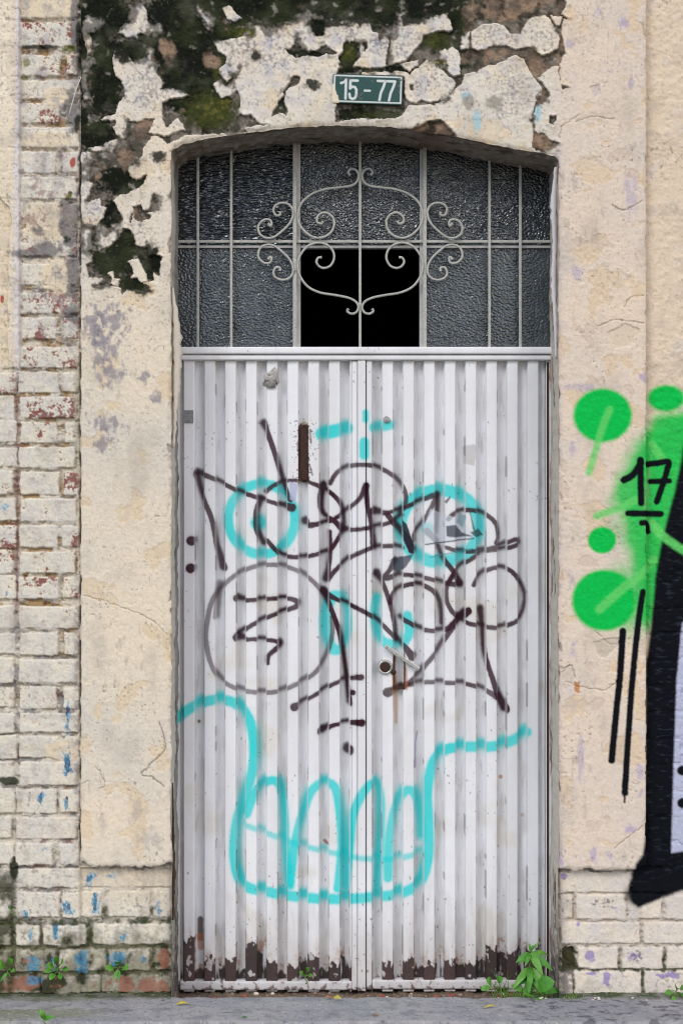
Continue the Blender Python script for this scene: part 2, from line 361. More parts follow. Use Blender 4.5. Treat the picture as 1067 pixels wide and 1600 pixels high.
CREAM = rgb(226, 210, 187); CREAM2 = rgb(213, 203, 189); PALE = rgb(220, 214, 206); GREYW = rgb(186, 182, 186)
def wall_surface(u, v):
    n = u.size
    f1 = fbm(u, v, 150, 3, 1); f2 = fbm(u, v, 34, 3, 2); f3 = fbm(u, v, 9, 3, 3); f4 = fbm(u, v, 4.2, 2, 4)
    wu = u + 2.4 * fbm(u, v, 14, 4, 5) + 0.9 * f4; wv = v + 2.4 * fbm(u, v, 14, 4, 6) + 0.9 * fbm(u, v, 4.2, 2, 8)
    eu = u + 2.0 * fbm(u * 0 + 1.5, v, 40, 3, 9)
    ev = v + 1.8 * fbm(u, v * 0 + 2.5, 30, 3, 10)
    ev = ev + 9 * blob(u, u * 0, 127, 0, 9, 1) + 7 * blob(u, u * 0, 264, 0, 9, 1) + 8 * blob(u, u * 0, 1006, 0, 8, 1) + 2.5 * ss(0, .5, fbm(u, v, 18, 3, 63))
    pier = (eu < 125); baseL = (ev > 1357) & (u < 400); right = (eu > 1009); baseR = (ev > 1361) & (u > 700)
    brick = pier | baseL | right | baseR
    plast = ~brick
    col = np.empty((n, 3), np.float32)
    col[:] = mix(CREAM, CREAM2, np.clip(0.5 + 0.8 * f1, 0, 1)).astype(np.float32)
    h = 0.0011 * f2 + 0.0009 * f3 + 0.0005 * f4
    # ---------------- plaster: paint layers that have come off in thin flakes
    fl = fbm(u, v, 60, 4, 20)
    m = ss(0.30, 0.34, fl) * (plast | right)
    h -= 0.0011 * m; lay(col, rgb(218, 196, 164), m * 0.7)
    fl2 = fbm(u, v, 45, 4, 21); m = ss(0.42, 0.45, fl2) * plast * ss(860, 880, u); h -= 0.0012 * m; lay(col, rgb(206, 190, 170), m * .6)
    # rough old daubs under the paint on the right pilaster
    rough = ss(0.0, 0.5, fbm(u, v, 110, 2, 22)) * ss(860, 875, u)
    h += 0.0011 * rough * fbm(u, v, 6.5, 2, 23)
    # violet and grey scuffs
    m = ss(0.34, 0.62, fbm(u, v, 26, 4, 24, 44)) * ss(850, 880, u) * ss(0.05, .4, fbm(u, v, 130, 2, 25)); lay(col, rgb(176, 164, 190), m * 0.75)
    m = np.maximum.reduce([blob(u, v, 700 + 0 * u, 0, 1, 1) * 0, blob(u, v, 985, 300, 12, 40), blob(u, v, 900, 425, 12, 14), blob(u, v, 905, 605, 26, 8), blob(u, v, 893, 700, 9, 16), blob(u, v, 908, 1180, 8, 40), blob(u, v, 890, 1080, 14, 40) * .6, blob(u, v, 1040, 270, 16, 40) * .7, blob(u, v, 985, 130, 8, 10)])
    lay(col, rgb(168, 160, 190), ss(0.35, 0.9, m + 0.6 * fbm(u, v, 9, 4, 29, 22)) * 0.5)
    for cu_, cv_, ru_, rv_ in ((163, 545, 18, 24), (172, 585, 20, 14), (168, 662, 22, 10), (164, 690, 14, 14), (145, 510, 16, 26), (175, 500, 22, 20), (228, 590, 10, 9), (245, 622, 7, 8), (215, 1265, 12, 18), (235, 1310, 18, 14), (160, 1285, 6, 12)):
        g = blob(u, v, cu_, cv_, ru_ * 1.5, rv_ * 1.5)
        lay(col, rgb(134, 128, 138), ss(0.35, 0.75, g * 0.8 + 0.62 * fbm(u, v, 11, 5, 26, 15)) * ss(.06, .4, g) * (.75 if cv_ < 720 else .3) * plast)
    # fine pits and dirt specks
    sp = ss(0.52, 0.62, fbm(u, v, 5.5, 2, 27)) * ss(-.1, .4, fbm(u, v, 70, 2, 28)); lay(col, rgb(120, 110, 98), sp * 0.55); h -= 0.0012 * sp
    # left pilaster: cleaner, smoother lower down, a horizontal crack
    for pts, wd in ((((130, 930), (160, 938), (195, 950), (230, 965), (262, 990)), 1.2), (((250, 1130), (258, 1170), (240, 1190), (222, 1210), (240, 1216), (258, 1230)), 2.2), (((150, 1195), (165, 1225), (155, 1232)), 1.2), (((126, 1226), (140, 1220)), 1.2),
                    (((885, 1065), (905, 1072), (940, 1078), (965, 1064)), 1.3), (((878, 1052), (892, 1040), (898, 1060)), 1.4), (((960, 1325), (985, 1305), (1003, 1290)), 1.3), (((955, 320), (975, 328), (1003, 312)), 1.5), (((900, 190), (925, 182), (960, 186)), 1.2),
                    (((935, 510), (960, 500), (1006, 505)), 1.3), (((975, 480), (985, 465), (1004, 462)), 1.2), (((930, 985), (955, 1008), (968, 1002)), 1.2), (((874, 215), (880, 195), (905, 180)), 1.0), (((1020, 125), (1030, 150), (1024, 158)), 3)):
        idx, mk = stroke(wu, wv, pts, wd, 0.8); h[idx] -= 0.004 * mk; lay_i(col, idx, rgb(120, 104, 86), mk * .6)
    # chipped patches with a bare edge (right pilaster)
    for P, c in (([(926, 1002), (950, 998), (968, 996), (966, 1010), (945, 1028), (934, 1024)], (196, 186, 168)), ([(876, 1045), (892, 1040), (898, 1058), (894, 1075), (880, 1078)], (206, 194, 178)), ([(897, 1066), (906, 1064), (905, 1084), (898, 1082)], (190, 130, 78)), ([(1018, 126), (1026, 132), (1031, 150), (1024, 156), (1016, 140)], (150, 116, 90)),
                 ([(920, 135), (936, 132), (937, 148), (928, 152)], (200, 190, 186)), ([(948, 520), (975, 505), (1000, 515), (985, 540), (960, 545)], (214, 200, 176))):
        idx, sd = poly_sd(wu, wv, P); mk = ss(1.2, -1.2, sd); h[idx] -= 0.0035 * mk; lay_i(col, idx, rgb(*c), mk * .9)
    col *= np.where((u > 860)[:, None], np.array([[1.0, .955, .96]], np.float32), 1.0)
    lay(col, rgb(168, 158, 146), ss(.05, .7, fbm(u, v, 60, 5, 64, 110)) * .38); lay(col, rgb(150, 140, 130), ss(.2, .6, fbm(u, v, 9, 5, 65, 30)) * ss(-.1, .5, fbm(u, v, 120, 2, 66)) * .4)
    # ---------------- peeled and mossy upper part
    zone = (plast & (u > 100) & (((u < 268 + 4) & (v < 470)) | ((u < 940) & (v < 262))))
    zi = np.nonzero(zone)[0]
    zu, zv, zwu, zwv = u[zi], v[zi], wu[zi], wv[zi]
    sdf = np.full(zi.size, 30.0)
    for P in INTACT:
        idx, sd = poly_sd(zwu, zwv, P, 30); sdf[idx] = np.minimum(sdf[idx], sd)
    for P in HOLES:
        idx, sd = poly_sd(zwu, zwv, P, 12); sdf[idx] = np.maximum(sdf[idx], -sd)
    grow = ss(-.05, .45, fbm(zu, zv, 55, 2, 37) + .55 * ss(110, 20, zv) * ss(760, 640, zu) + .25 * ss(240, 160, zu) - .15)      # moss creeping over the edge
    sfw = .7 + 7 * grow; sdm = sdf + 7 * grow * (g3_ := fbm(zu, zv, 9, 4, 38))
    inside = 1 - ss(-sfw, .7, sdm); step = 1 - ss(-0.7, 0.7, sdf)
    zh = h[zi]; zc = col[zi]
    g2 = f2[zi]; g3 = f3[zi]; g4 = f4[zi]
    big = fbm(zu, zv, 70, 3, 30)
    bare = mix(rgb(22, 25, 17), rgb(46, 51, 32), ss(-.3, .6, big + .5 * g2)).astype(np.float32); lay(bare, rgb(84, 84, 70), ss(.0, .6, fbm(zu, zv, 40, 5, 39)) * .5)
    cores = np.zeros(zi.size)
    for cu_, cv_, ru_, rv_ in ((160, 25, 42, 40), (290, 50, 74, 58), (165, 120, 26, 66), (205, 78, 30, 16), (285, 125, 34, 50), (420, 10, 140, 26), (630, 14, 120, 26), (700, 40, 34, 34), (715, 80, 18, 26), (150, 212, 28, 20), (195, 283, 40, 22), (172, 335, 20, 20), (185, 398, 46, 36), (232, 412, 20, 26), (205, 440, 28, 12), (128, 70, 8, 90), (128, 195, 10, 30), (545, 84, 16, 22), (578, 178, 48, 10), (500, 42, 14, 16), (465, 84, 44, 7), (360, 55, 44, 12), (436, 165, 9, 34), (330, 150, 30, 50), (600, 108, 70, 6)):
        cores = np.maximum(cores, np.exp(-(((zu - cu_) / (ru_ * 1.14)) ** 2 + ((zv - cv_) / (rv_ * 1.14)) ** 2) ** 1.6))
    mm = ss(.24, .58, cores + .40 * fbm(zu, zv, 22, 5, 58) + .30 * fbm(zu, zv, 5, 3, 75)); rest = mix(rgb(120, 112, 102), rgb(86, 80, 70), ss(-.4, .4, fbm(zu, zv, 28, 5, 59))).astype(np.float32)
    lay(rest, rgb(166, 160, 152), ss(.15, .7, fbm(zu, zv, 12, 6, 61)) * .7); lay(rest, rgb(50, 50, 40), ss(-.05, .45, fbm(zu, zv, 16, 6, 62)) * .85)
    bare = (rest + (bare - rest) * mm[:, None]).astype(np.float32)
    olive = np.maximum.reduce([blob(zu, zv, 330, 172, 52, 36), blob(zu, zv, 346, 108, 20, 26) * .9, blob(zu, zv, 382, 50, 40, 15) * .8, blob(zu, zv, 345, 150, 18, 50) * .6, blob(zu, zv, 545, 82, 14, 18), blob(zu, zv, 680, 62, 34, 22) * .75, blob(zu, zv, 706, 100, 20, 22) * .8, blob(zu, zv, 690, 98, 34, 6), blob(zu, zv, 575, 178, 40, 8) * .6])
    lay(bare, rgb(60, 64, 30), ss(0.25, 0.8, olive + 0.25 * g3)); lay(bare, rgb(104, 100, 48), ss(0.55, 1.0, olive * (0.75 + .3 * big) + 0.45 * g3) * .8)
    brown = np.maximum.reduce([blob(zu, zv, 810, 10, 70, 50), blob(zu, zv, 830, 100, 42, 34), blob(zu, zv, 756, 84, 40, 16) * .9, blob(zu, zv, 730, 30, 14, 26) * .8, blob(zu, zv, 878, 80, 10, 60), blob(zu, zv, 830, 222, 40, 22), blob(zu, zv, 260, 80, 16, 20), blob(zu, zv, 226, 200, 24, 22), blob(zu, zv, 200, 245, 22, 16) * .8, blob(zu, zv, 335, 96, 15, 14), blob(zu, zv, 222, 340, 34, 24) * .7, blob(zu, zv, 155, 265, 12, 18) * .6, blob(zu, zv, 845, 160, 12, 30), blob(zu, zv, 432, 182, 14, 12) * .7, blob(zu, zv, 684, 203, 40, 20) * 1.3, ss(860, 880, zu) * .9])
    brc = mix(rgb(146, 122, 102), rgb(104, 90, 78), ss(-.4, .4, g2)); brc = mix(brc, rgb(62, 56, 46), ss(-.1, .6, fbm(zu, zv, 18, 5, 56) + .5 * big))
    t = ss(0.34, 0.75, brown + 0.75 * fbm(zu, zv, 26, 5, 57))
    bare = (bare + (brc - bare) * t[:, None]).astype(np.float32)
    lay(bare, rgb(168, 160, 150), ss(0.40, 0.75, fbm(zu, zv, 20, 5, 31) + .3 * big) * 0.5)          # lime scabs left on the bare wall
    # paint still on the plaster: grey lime bloom, mould freckles, blackening beside the moss
    lime = ss(-0.15, 0.45, fbm(zu, zv, 46, 3, 32) + 0.25)
    top = ss(230, 120, zv) * ss(900, 700, zu) + ss(470, 330, zv) * ss(190, 140, zu) * .8
    lay(zc, PALE, lime * np.clip(top + .2, 0, 1) * .45)
    lay(zc, rgb(186, 182, 188), ss(-.1, .6, fbm(zu, zv, 24, 6, 33)) * np.clip(top, 0, 1) * .75)
    fre = np.clip(np.maximum.reduce([blob(zu, zv, 238, 130, 40, 52), blob(zu, zv, 398, 78, 60, 36), blob(zu, zv, 470, 42, 70, 22), blob(zu, zv, 140, 290, 22, 70), blob(zu, zv, 620, 62, 60, 34) * .9, blob(zu, zv, 668, 125, 36, 28) * .7, blob(zu, zv, 800, 150, 44, 40) * .8, blob(zu, zv, 550, 40, 40, 24), blob(zu, zv, 148, 120, 18, 44), blob(zu, zv, 150, 40, 14, 24) * .6, blob(zu, zv, 780, 60, 40, 22) * .8, blob(zu, zv, 845, 60, 24, 24) * .8, blob(zu, zv, 200, 370, 50, 40) * .7]), 0, 1)
    fm = ss(-0.1, 0.55, fbm(zu, zv, 6.0, 5, 34) + 0.5 * fre - 0.24) * ss(.08, .5, fre)
    lay(zc, rgb(128, 122, 126), fm * (.35 + .4 * ss(-.3, .3, fbm(zu, zv, 28, 4, 69))))
    near = ss(-18, -1, sdf + 9 * g2) * (.25 + .75 * grow)
    lay(zc, rgb(64, 62, 56), ss(.2, .6, near * .7 + .5 * fbm(zu, zv, 12, 4, 35) - .22 + .25 * top) * .75 * ss(700, 600, zu))
    for cu_, cv_, ru_, rv_ in ((247, 245, 13, 9), (400, 88, 8, 9), (488, 132, 12, 9), (218, 60, 3, 3), (512, 36, 26, 7), (425, 36, 30, 7), (570, 30, 40, 10), (640, 30, 30, 10), (300, 40, 26, 26), (235, 400, 12, 22), (222, 452, 16, 9), (206, 445, 10, 10), (242, 405, 8, 18), (205, 80, 26, 14), (196, 80, 20, 20)):
        g = blob(zu, zv, cu_, cv_, ru_ * 1.25, rv_ * 1.25); lay(zc, rgb(40, 40, 33), ss(.35, .75, g + .35 * g3) * ss(.1, .3, g) * .95)
    # the black run-off mould along the very top
    lay(zc, rgb(30, 31, 26), ss(14, -6, zv + 14 * g2 - ss(560, 640, zu) * 8) * ss(745, 715, zu) * ss(280, 320, zu))
    # blue-grey patches left of an older paint (big flake by the pilaster)
    for cu_, cv_, ru_, rv_ in ((745, 190, 7, 20), (728, 150, 10, 8), (840, 175, 6, 18)):
        g = blob(zu, zv, cu_, cv_, ru_, rv_); lay(zc, rgb(160, 196, 205), ss(.3, .7, g + .3 * g3) * .8)
    g = np.maximum(blob(zu, zv, 732, 160, 12, 14), blob(zu, zv, 772, 160, 16, 12)); lay(zc, rgb(150, 142, 130), ss(.3, .7, g + .3 * g3) * .8)
    bump = blob(zu, zv, 795, 165, 36, 46); zh += bump * 0.0016 * fbm(zu, zv, 6, 2, 36)
    zc = (bare + (zc - bare) * inside[:, None]).astype(np.float32)
    curl = 0.0048 * ss(-9, -1, sdf) * ss(-.2, .5, g2) * (1 - grow)
    zh = zh * step + step * curl + (1 - step) * (-0.0075 + 0.003 * grow + 0.0030 * g2 + 0.0022 * g3 + 0.0014 * g4) - .012 * (1 - step) * blob(zu, zv, 684, 206, 44, 20)
    h[zi] = zh; col[zi] = zc
    # ---------------- brickwork
    bi = np.nonzero(brick)[0]
    bu, bv = u[bi], v[bi]; xw = bu + 2.2 * fbm(bu, bv, 20, 4, 40); yw = bv + 1.9 * fbm(bu, bv, 20, 4, 41)
    sd = np.full(bi.size, 6.0); wear = np.zeros(bi.size); offs = np.zeros(bi.size); bid = np.zeros(bi.size)
    rr = random.Random(11)
    for q, (x0, y0, x1, y1) in enumerate(BRICKS):
        a, b, c = rr.uniform(-.35, .35), rr.uniform(-.0035, .003), rr.random()
        k = np.nonzero((bu > x0 - 9) & (bu < x1 + 9) & (bv > y0 - 9) & (bv < y1 + 9))[0]
        if k.size == 0: continue
        rx = np.abs(xw[k] - (x0 + x1) / 2) - (x1 - x0) / 2 + 2.5; ry = np.abs(yw[k] - (y0 + y1) / 2) - (y1 - y0) / 2 + 2.5
        d = np.hypot(np.maximum(rx, 0), np.maximum(ry, 0)) + np.minimum(np.maximum(rx, ry), 0) - 2.5
        win = d < sd[k]; kk = k[win]; sd[kk] = d[win]; wear[kk] = a; offs[kk] = b; bid[kk] = c
    b1 = fbm(bu, bv, 40, 3, 42); b2 = fbm(bu, bv, 11, 4, 43); b3 = fbm(bu, bv, 4, 3, 44); b4 = fbm(bu, bv, 90, 3, 45)
    isL = bu < 400
    onb = 1 - ss(-0.8, 0.9, sd); prof = 1 - ss(-1.6 - 1.2 * ss(0, .5, b2), 1.3, sd)
    flat = np.zeros(bi.size)                                        # joints smeared over with render or thick paint
    flat = np.maximum.reduce([flat, ss(.35, .7, blob(bu, bv, 75, 345, 60, 36) + .25 * b2), ss(.35, .7, blob(bu, bv, 90, 430, 36, 40) + .2 * b2), ss(.3, .7, blob(bu, bv, 75, 5, 70, 26)), ss(.5, .8, blob(bu, bv, 90, 150, 36, 26)), ss(.4, .7, blob(bu, bv, 72, 216, 60, 18)) * .7,
                              ss(118, 122, bu + 2 * b2) * isL * ss(1500, 1350, bv) * .6, ss(.4, .7, blob(bu, bv, 100, 1175, 40, 22)), ss(33, 27, bu + 1.5 * b2) * ss(610, 540, bv) * isL, ss(330, 290, bv + 12 * b2) * ss(27, 24, bu) , (~isL) * ss(1372, 1340, bv) * .72, (~isL) * ss(930, 860, bv)])
    flat = np.clip(flat, 0, 1)
    hb = -0.020 + offs - (0.0120 - .0095 * ss(-.35, .35, b1 + .8 * b2)) * (1 - prof) + 0.0011 * b2 + 0.0009 * b3 + 0.002 * b1
    hp = -0.0185 + 0.001 * b1 + 0.0013 * b2 + 0.0006 * b3
    hb = hb + (hp - hb) * flat * 0.85
    hb = np.where(isL, hb, hb - 0.018)
    hb = np.where(isL & (bv > 1359) & (bu > 122), hb - 0.016, hb - .003 * (isL & (bv > 1359)))
    strip = isL * ss(31, 29, eu[bi]) * ss(640, 520, bv + 20 * b1) * ss(12, 14, bu + 6 * b1 + ss(330, 260, bv) * 60)     # proud plaster corner at the far left
    hb = hb + 0.012 * strip
    paint = np.clip(0.25 + wear * .8 + .55 * b1 + .42 * b2 + .28 * b3 - ss(100, 124, bu) * isL * .25 - .16 * blob(bu, bv, 60, 500, 60, 110) - .12 * blob(bu, bv, 90, 720, 40, 120), -1, 1)
    pc = mix(rgb(221, 211, 193), rgb(211, 204, 192), ss(-.4, .4, b1 + .4 * b2)).astype(np.float32)
    lay(pc, rgb(222, 204, 176), ss(.1, .8, flat + .2 * b1) * .9)
    lay(pc, rgb(202, 198, 200), ss(.25, .7, fbm(bu, bv, 36, 4, 46)) * .4)
    redc = mix(rgb(140, 90, 84), rgb(138, 116, 114), ss(-.25, .3, b2 + .3 * b1)).astype(np.float32)
    bare_t = ss(-0.06, -0.30, paint) * (1 - flat * .8) * isL * ss(1480, 900, bv + 60) ** .3
    bare_t = bare_t * np.clip(.35 + ss(1060, 880, bv), 0, 1)
    bc = (pc + (redc - pc) * bare_t[:, None]).astype(np.float32)
    hb -= 0.0008 * bare_t * onb
    # worn speckle on brick faces
    lay(bc, rgb(160, 140, 136), ss(.2, .6, fbm(bu, bv, 12, 5, 47) + .3 * b1 + .25 * wear) * .32 * isL * (1 - flat * .5))
    mc = mix(rgb(158, 132, 96), rgb(142, 136, 132), ss(-.3, .2, b1 + .3 * b2 + ss(900, 1100, bv) * .8 - .3)).astype(np.float32)
    lay(mc, rgb(96, 84, 66), ss(.1, .5, b2) * .7); lay(mc, rgb(120, 62, 54), ss(.35, .5, fbm(bu, bv, 24, 3, 48)) * .6 * isL)
    lay(mc, rgb(206, 196, 180), ss(.0, .4, fbm(bu, bv, 30, 5, 49) + flat * .9 + (~isL) * .5 + .26) * .88); lay(mc, rgb(126, 96, 92), isL * np.exp(-((bu - 24) / 4.5) ** 2) * ss(560, 600, bv) * ss(1010, 930, bv) * .8)
    cb = (mc + (bc - mc) * np.clip(onb + flat * .9, 0, 1)[:, None]).astype(np.float32)
    lay(cb, rgb(214, 208, 212), strip * ss(16, 26, bu + 4 * b2) * .75); lay(cb, CREAM, strip * ss(24, 14, bu) * .8 + isL * ss(25, 21, bu) * ss(260, 180, bv) * .8)
    # render side of the pier by the seam, grey-green
    lay(cb, rgb(176, 168, 150), isL * ss(112, 118, bu + 3 * b2) * ss(540, 580, bv) * ss(760, 690, bv) * .8)
    lay(cb, rgb(160, 152, 150), isL * ss(112, 119, bu + 3 * b2) * ss(860, 940, bv) * ss(1420, 1300, bv) * ss(-.2, .2, b2) * .8)
    lay(cb, rgb(152, 146, 150), ss(.05, .55, fbm(bu, bv, 26, 6, 79)) * ss(600, 480, bv) * isL * ss(26, 34, bu) * .6); lay(cb, rgb(132, 98, 98), ss(.22, .5, fbm(bu, bv, 22, 6, 81) + .15 * blob(bu, bv, 60, 320, 60, 60)) * ss(620, 500, bv) * ss(180, 300, bv) * isL * ss(26, 34, bu) * .6)
    # grey mould and black near the mossy lintel
    gm = np.maximum.reduce([blob(bu, bv, 116, 30, 8, 80), blob(bu, bv, 112, 170, 14, 40), blob(bu, bv, 108, 345, 18, 50), blob(bu, bv, 114, 430, 12, 60), blob(bu, bv, 45, 395, 34, 10), blob(bu, bv, 70, 390, 24, 14), blob(bu, bv, 60, 360, 14, 10) * .7, blob(bu, bv, 110, 490, 16, 14)])
    lay(cb, rgb(112, 108, 108), ss(.3, .7, gm + .38 * b2) * isL * .85)
    lay(cb, rgb(34, 35, 28), ss(.5, .85, np.maximum.reduce([blob(bu, bv, 122, 60, 6, 80), blob(bu, bv, 120, 190, 7, 20), blob(bu, bv, 60, 70, 44, 5), blob(bu, bv, 104, 372, 9, 9), blob(bu, bv, 108, 300, 6, 7)]) + .3 * b2) * isL * .9)
    lay(cb, rgb(108, 112, 48), ss(.45, .8, np.maximum.reduce([blob(bu, bv, 40, 94, 9, 9), blob(bu, bv, 108, 72, 13, 8), blob(bu, bv, 40, 322, 9, 9) * .8, blob(bu, bv, 106, 304, 7, 7), blob(bu, bv, 36, 118, 8, 6)]) + .4 * b2) * isL * .8)
    lay(cb, rgb(168, 70, 50), ss(.5, .75, np.maximum(blob(bu, bv, 113, 252, 7, 12), blob(bu, bv, 2, 466, 4, 9)) + .25 * b2) * .9)
    lay(cb, rgb(158, 148, 138), ss(.0, .7, fbm(bu, bv, 50, 5, 67)) * .35); lay(cb, rgb(112, 102, 92), ss(.2, .55, fbm(bu, bv, 8, 5, 68) + .2 * ss(1380, 1500, bv)) * np.clip(ss(-.1, .5, b4) + .7 * ss(1380, 1480, bv) * isL, 0, 1) * .55)
    # flecks of blue from an older coat
    blue = np.maximum.reduce([blob(bu, bv, 105, 1125, 7, 34), blob(bu, bv, 104, 1195, 9, 40) * 1.1, blob(bu, bv, 62, 1248, 13, 14), blob(bu, bv, 102, 1258, 6, 18), blob(bu, bv, 66, 1328, 12, 8) * .8, blob(bu, bv, 5, 792, 7, 14) * 1.2, blob(bu, bv, 10, 925, 7, 10) * .9, blob(bu, bv, 140, 1378, 12, 16), blob(bu, bv, 175, 1372, 14, 8) * .8, blob(bu, bv, 105, 1420, 14, 18) * .9, blob(bu, bv, 148, 1415, 9, 22), blob(bu, bv, 246, 1422, 8, 16) * .9, blob(bu, bv, 38, 1432, 6, 14) * .8, blob(bu, bv, 46, 1462, 6, 10), blob(bu, bv, 86, 1458, 6, 14), blob(bu, bv, 50, 1508, 12, 16) * 1.2, blob(bu, bv, 78, 1512, 9, 16), blob(bu, bv, 125, 1508, 13, 18) * 1.25, blob(bu, bv, 180, 1502, 16, 12) * 1.1, blob(bu, bv, 52, 1536, 14, 8) * 1.2, blob(bu, bv, 192, 1470, 7, 12) * .9, blob(bu, bv, 222, 1505, 9, 10) * .9])
    bm_ = ss(.58, .74, blue * (.85 + .3 * ss(1380, 1450, bv)) + .62 * fbm(bu, bv, 10, 5, 50, 15)) * isL
    
    lay(cb, rgb(60, 56, 84), ss(.70, .82, blue * .8 + .55 * fbm(bu, bv, 10, 3, 51, 16)) * isL * ss(1000, 1100, bv) * .9)
    # violet remains, right
    vio = np.maximum.reduce([blob(bu, bv, 924, 1500, 10, 12), blob(bu, bv, 950, 1534, 8, 14), blob(bu, bv, 1050, 1530, 22, 7), blob(bu, bv, 882, 1372, 6, 8), blob(bu, bv, 992, 1500, 12, 12) * .8, blob(bu, bv, 905, 1450, 14, 6) * .6, blob(bu, bv, 960, 1425, 16, 10) * .5, blob(bu, bv, 925, 1527, 14, 4)])
    lay(cb, rgb(134, 116, 176), ss(.5, .8, vio + .6 * fbm(bu, bv, 12, 5, 55)) * (~isL) * .75)
    lay(cb, rgb(120, 112, 116), ss(.4, .7, np.maximum(blob(bu, bv, 945, 1415, 26, 8), blob(bu, bv, 995, 1500, 14, 14)) + .5 * b2) * (~isL) * ss(0, .3, fbm(bu, bv, 5, 2, 52)) * .8)
    # damp and moss at the foot
    low = ss(1395, 1530, bv + 26 * b1)
    joint = 1 - onb
    wet = np.where(isL, low, ss(1440, 1560, bv + 10 * b1) * .7)
    lay(cb, rgb(46, 56, 24), np.clip(ss(-1.5, 3, sd + 4 * b2 * low) * ss(.1, .5, wet + .3 * b2) * 1.1, 0, 1) * .9)
    lay(cb, rgb(112, 108, 84), ss(.2, .8, wet * .8 + .5 * fbm(bu, bv, 26, 5, 53)) * .7 * isL)
    lay(cb, rgb(40, 44, 24), ss(.55, .8, wet * .55 + .55 * fbm(bu, bv, 30, 4, 54) + .35 * blob(bu, bv, 90, 1538, 26, 18) + .2 * blob(bu, bv, 100, 1475, 60, 8)) * isL * .9)
    lay(cb, rgb(150, 100, 82), ss(.45, .7, np.maximum.reduce([blob(bu, bv, 25, 1540, 60, 14), blob(bu, bv, 215, 1544, 60, 14), blob(bu, bv, 255, 1505, 12, 16), blob(bu, bv, 35, 1505, 14, 12) * .8]) + .75 * fbm(bu, bv, 20, 5, 71)) * onb * isL * .8)
    lay(cb, rgb(58, 60, 36), isL * ss(24, 16, bu + 3 * b2) * ss(1345, 1385, bv + 14 * b2) * ss(-.5, .3, b1 + .5 * b2 + .2) * .88)
    lay(cb, rgb(36, 42, 22), isL * ss(.4, .7, np.maximum(blob(bu, bv, 12, 1222, 22, 9), blob(bu, bv, 20, 1360, 9, 24)) + .2 * b2) * .92)
    lay(cb, rgb(128, 122, 118), (~isL) * (bu < 898) * (bv > 1523) * ss(-.4, .1, b2) * .85)
    lay(cb, mix(rgb(64, 150, 186), rgb(74, 112, 142), ss(-.2, .6, b2)).astype(np.float32), bm_ * (.3 + .55 * ss(-.4, .3, b2 + b3)))
    cb *= np.where(isL[:, None], 1.0, np.array([[1.0, .968, .985]], np.float32))
    h[bi] = hb; col[bi] = cb
    # missing brick on the right
    idx, d = poly_sd(wu, wv, [(881, 1487), (900, 1486), (900, 1519), (882, 1520)]); mk = ss(1.5, -1.5, d); h[idx] -= 0.03 * mk; lay_i(col, idx, rgb(84, 80, 52), mk * .8)
    # seam beside the left pilaster
    sm = np.exp(-((eu - 125.0) / 1.6) ** 2) * (v < 1357); h -= 0.016 * sm * (.4 + ss(-.2, .3, f2)); lay(col, rgb(56, 50, 44), sm * np.clip(.55 * ss(-.1, .3, f2) + .7 * blob(u, v, 125, 270, 9, 80), 0, .95))
    # pilaster arrises: rounded, nibbled
    for e in (125, 1009):
        d = np.abs(eu - e); h -= plast * 0.004 * np.exp(-(d / 3.0) ** 2)
    d = np.where(u < 400, 1357 - ev, 1361 - ev); h -= plast * (d >= 0) * 0.006 * np.exp(-(d / 4) ** 2)
    lay(col, rgb(96, 88, 84), (d > -6) * (d < 2.5) * (np.where(u < 400, u > 126, u < 1009)) * ss(-.3, .3, f2) * .7)
    # arris of the doorway
    dd = np.minimum(np.abs(u - UL - wobL(v)), np.abs(u - UR - wobR(v))) + 400 * (v < 235)
    h -= 0.005 * np.exp(-(dd / 4.0) ** 2) * (0.6 + ss(-.2, .4, f2))
    chip = ss(.25, .4, fbm(u, v, 14, 3, 60, 40) - dd * .06); h -= .006 * chip; lay(col, rgb(150, 140, 128), chip * .6)
    da = np.abs(v - arch(u)) + 400 * ((u < UL) | (u > UR)); h -= 0.006 * np.exp(-(da / 4.0) ** 2)
    lay(col, rgb(112, 108, 100), np.exp(-(da / 2.5) ** 2) * ss(-.2, .4, f2) * .7)
    lay(col, rgb(168, 160, 170), np.exp(-(dd / 5) ** 2) * (u > 600) * .35)
    # ---------------- spray paint on the right
    rx = u > 780
    soft = np.where(brick, 3.2, 2.6)
    G = rgb(14, 186, 76); G2 = rgb(100, 204, 104); K = rgb(13, 15, 21)
    gi = np.nonzero(rx)[0]; gu = u[gi] + .6 * f4[gi]; gv = v[gi] + .6 * f3[gi]; gc = col[gi]
    gfac = 1 + .0 * gu
    def ell(cu_, cv_, ru_, rv_, s): return 1 - ss(1 - s, 1 + s, np.hypot((gu - cu_) / ru_, (gv - cv_) / rv_))
    fld = np.zeros(gi.size)
    for pts, wd, sf, a in (([(1012, 705), (1000, 750), (990, 795), (1004, 850), (1008, 900), (1012, 960)], 46, 18, .95), ([(1040, 668), (1036, 720), (1030, 790), (1026, 860), (1016, 930)], 46, 12, .95), ([(1067, 672), (1100, 690), (1200, 700)], 50, 16, .9), ([(975, 905), (1000, 930), (985, 965)], 40, 24, .75), ([(1030, 690), (1060, 690), (1075, 720), (1058, 770), (1040, 800)], 54, 12, .95), ([(1000, 725), (998, 770), (1004, 820), (1006, 880)], 44, 20, .9), ([(1010, 780), (985, 800), (970, 830)], 30, 26, .5)):
        idx, mk = stroke(gu, gv, pts, wd, sf); fld[idx] = np.maximum(fld[idx], mk * a)
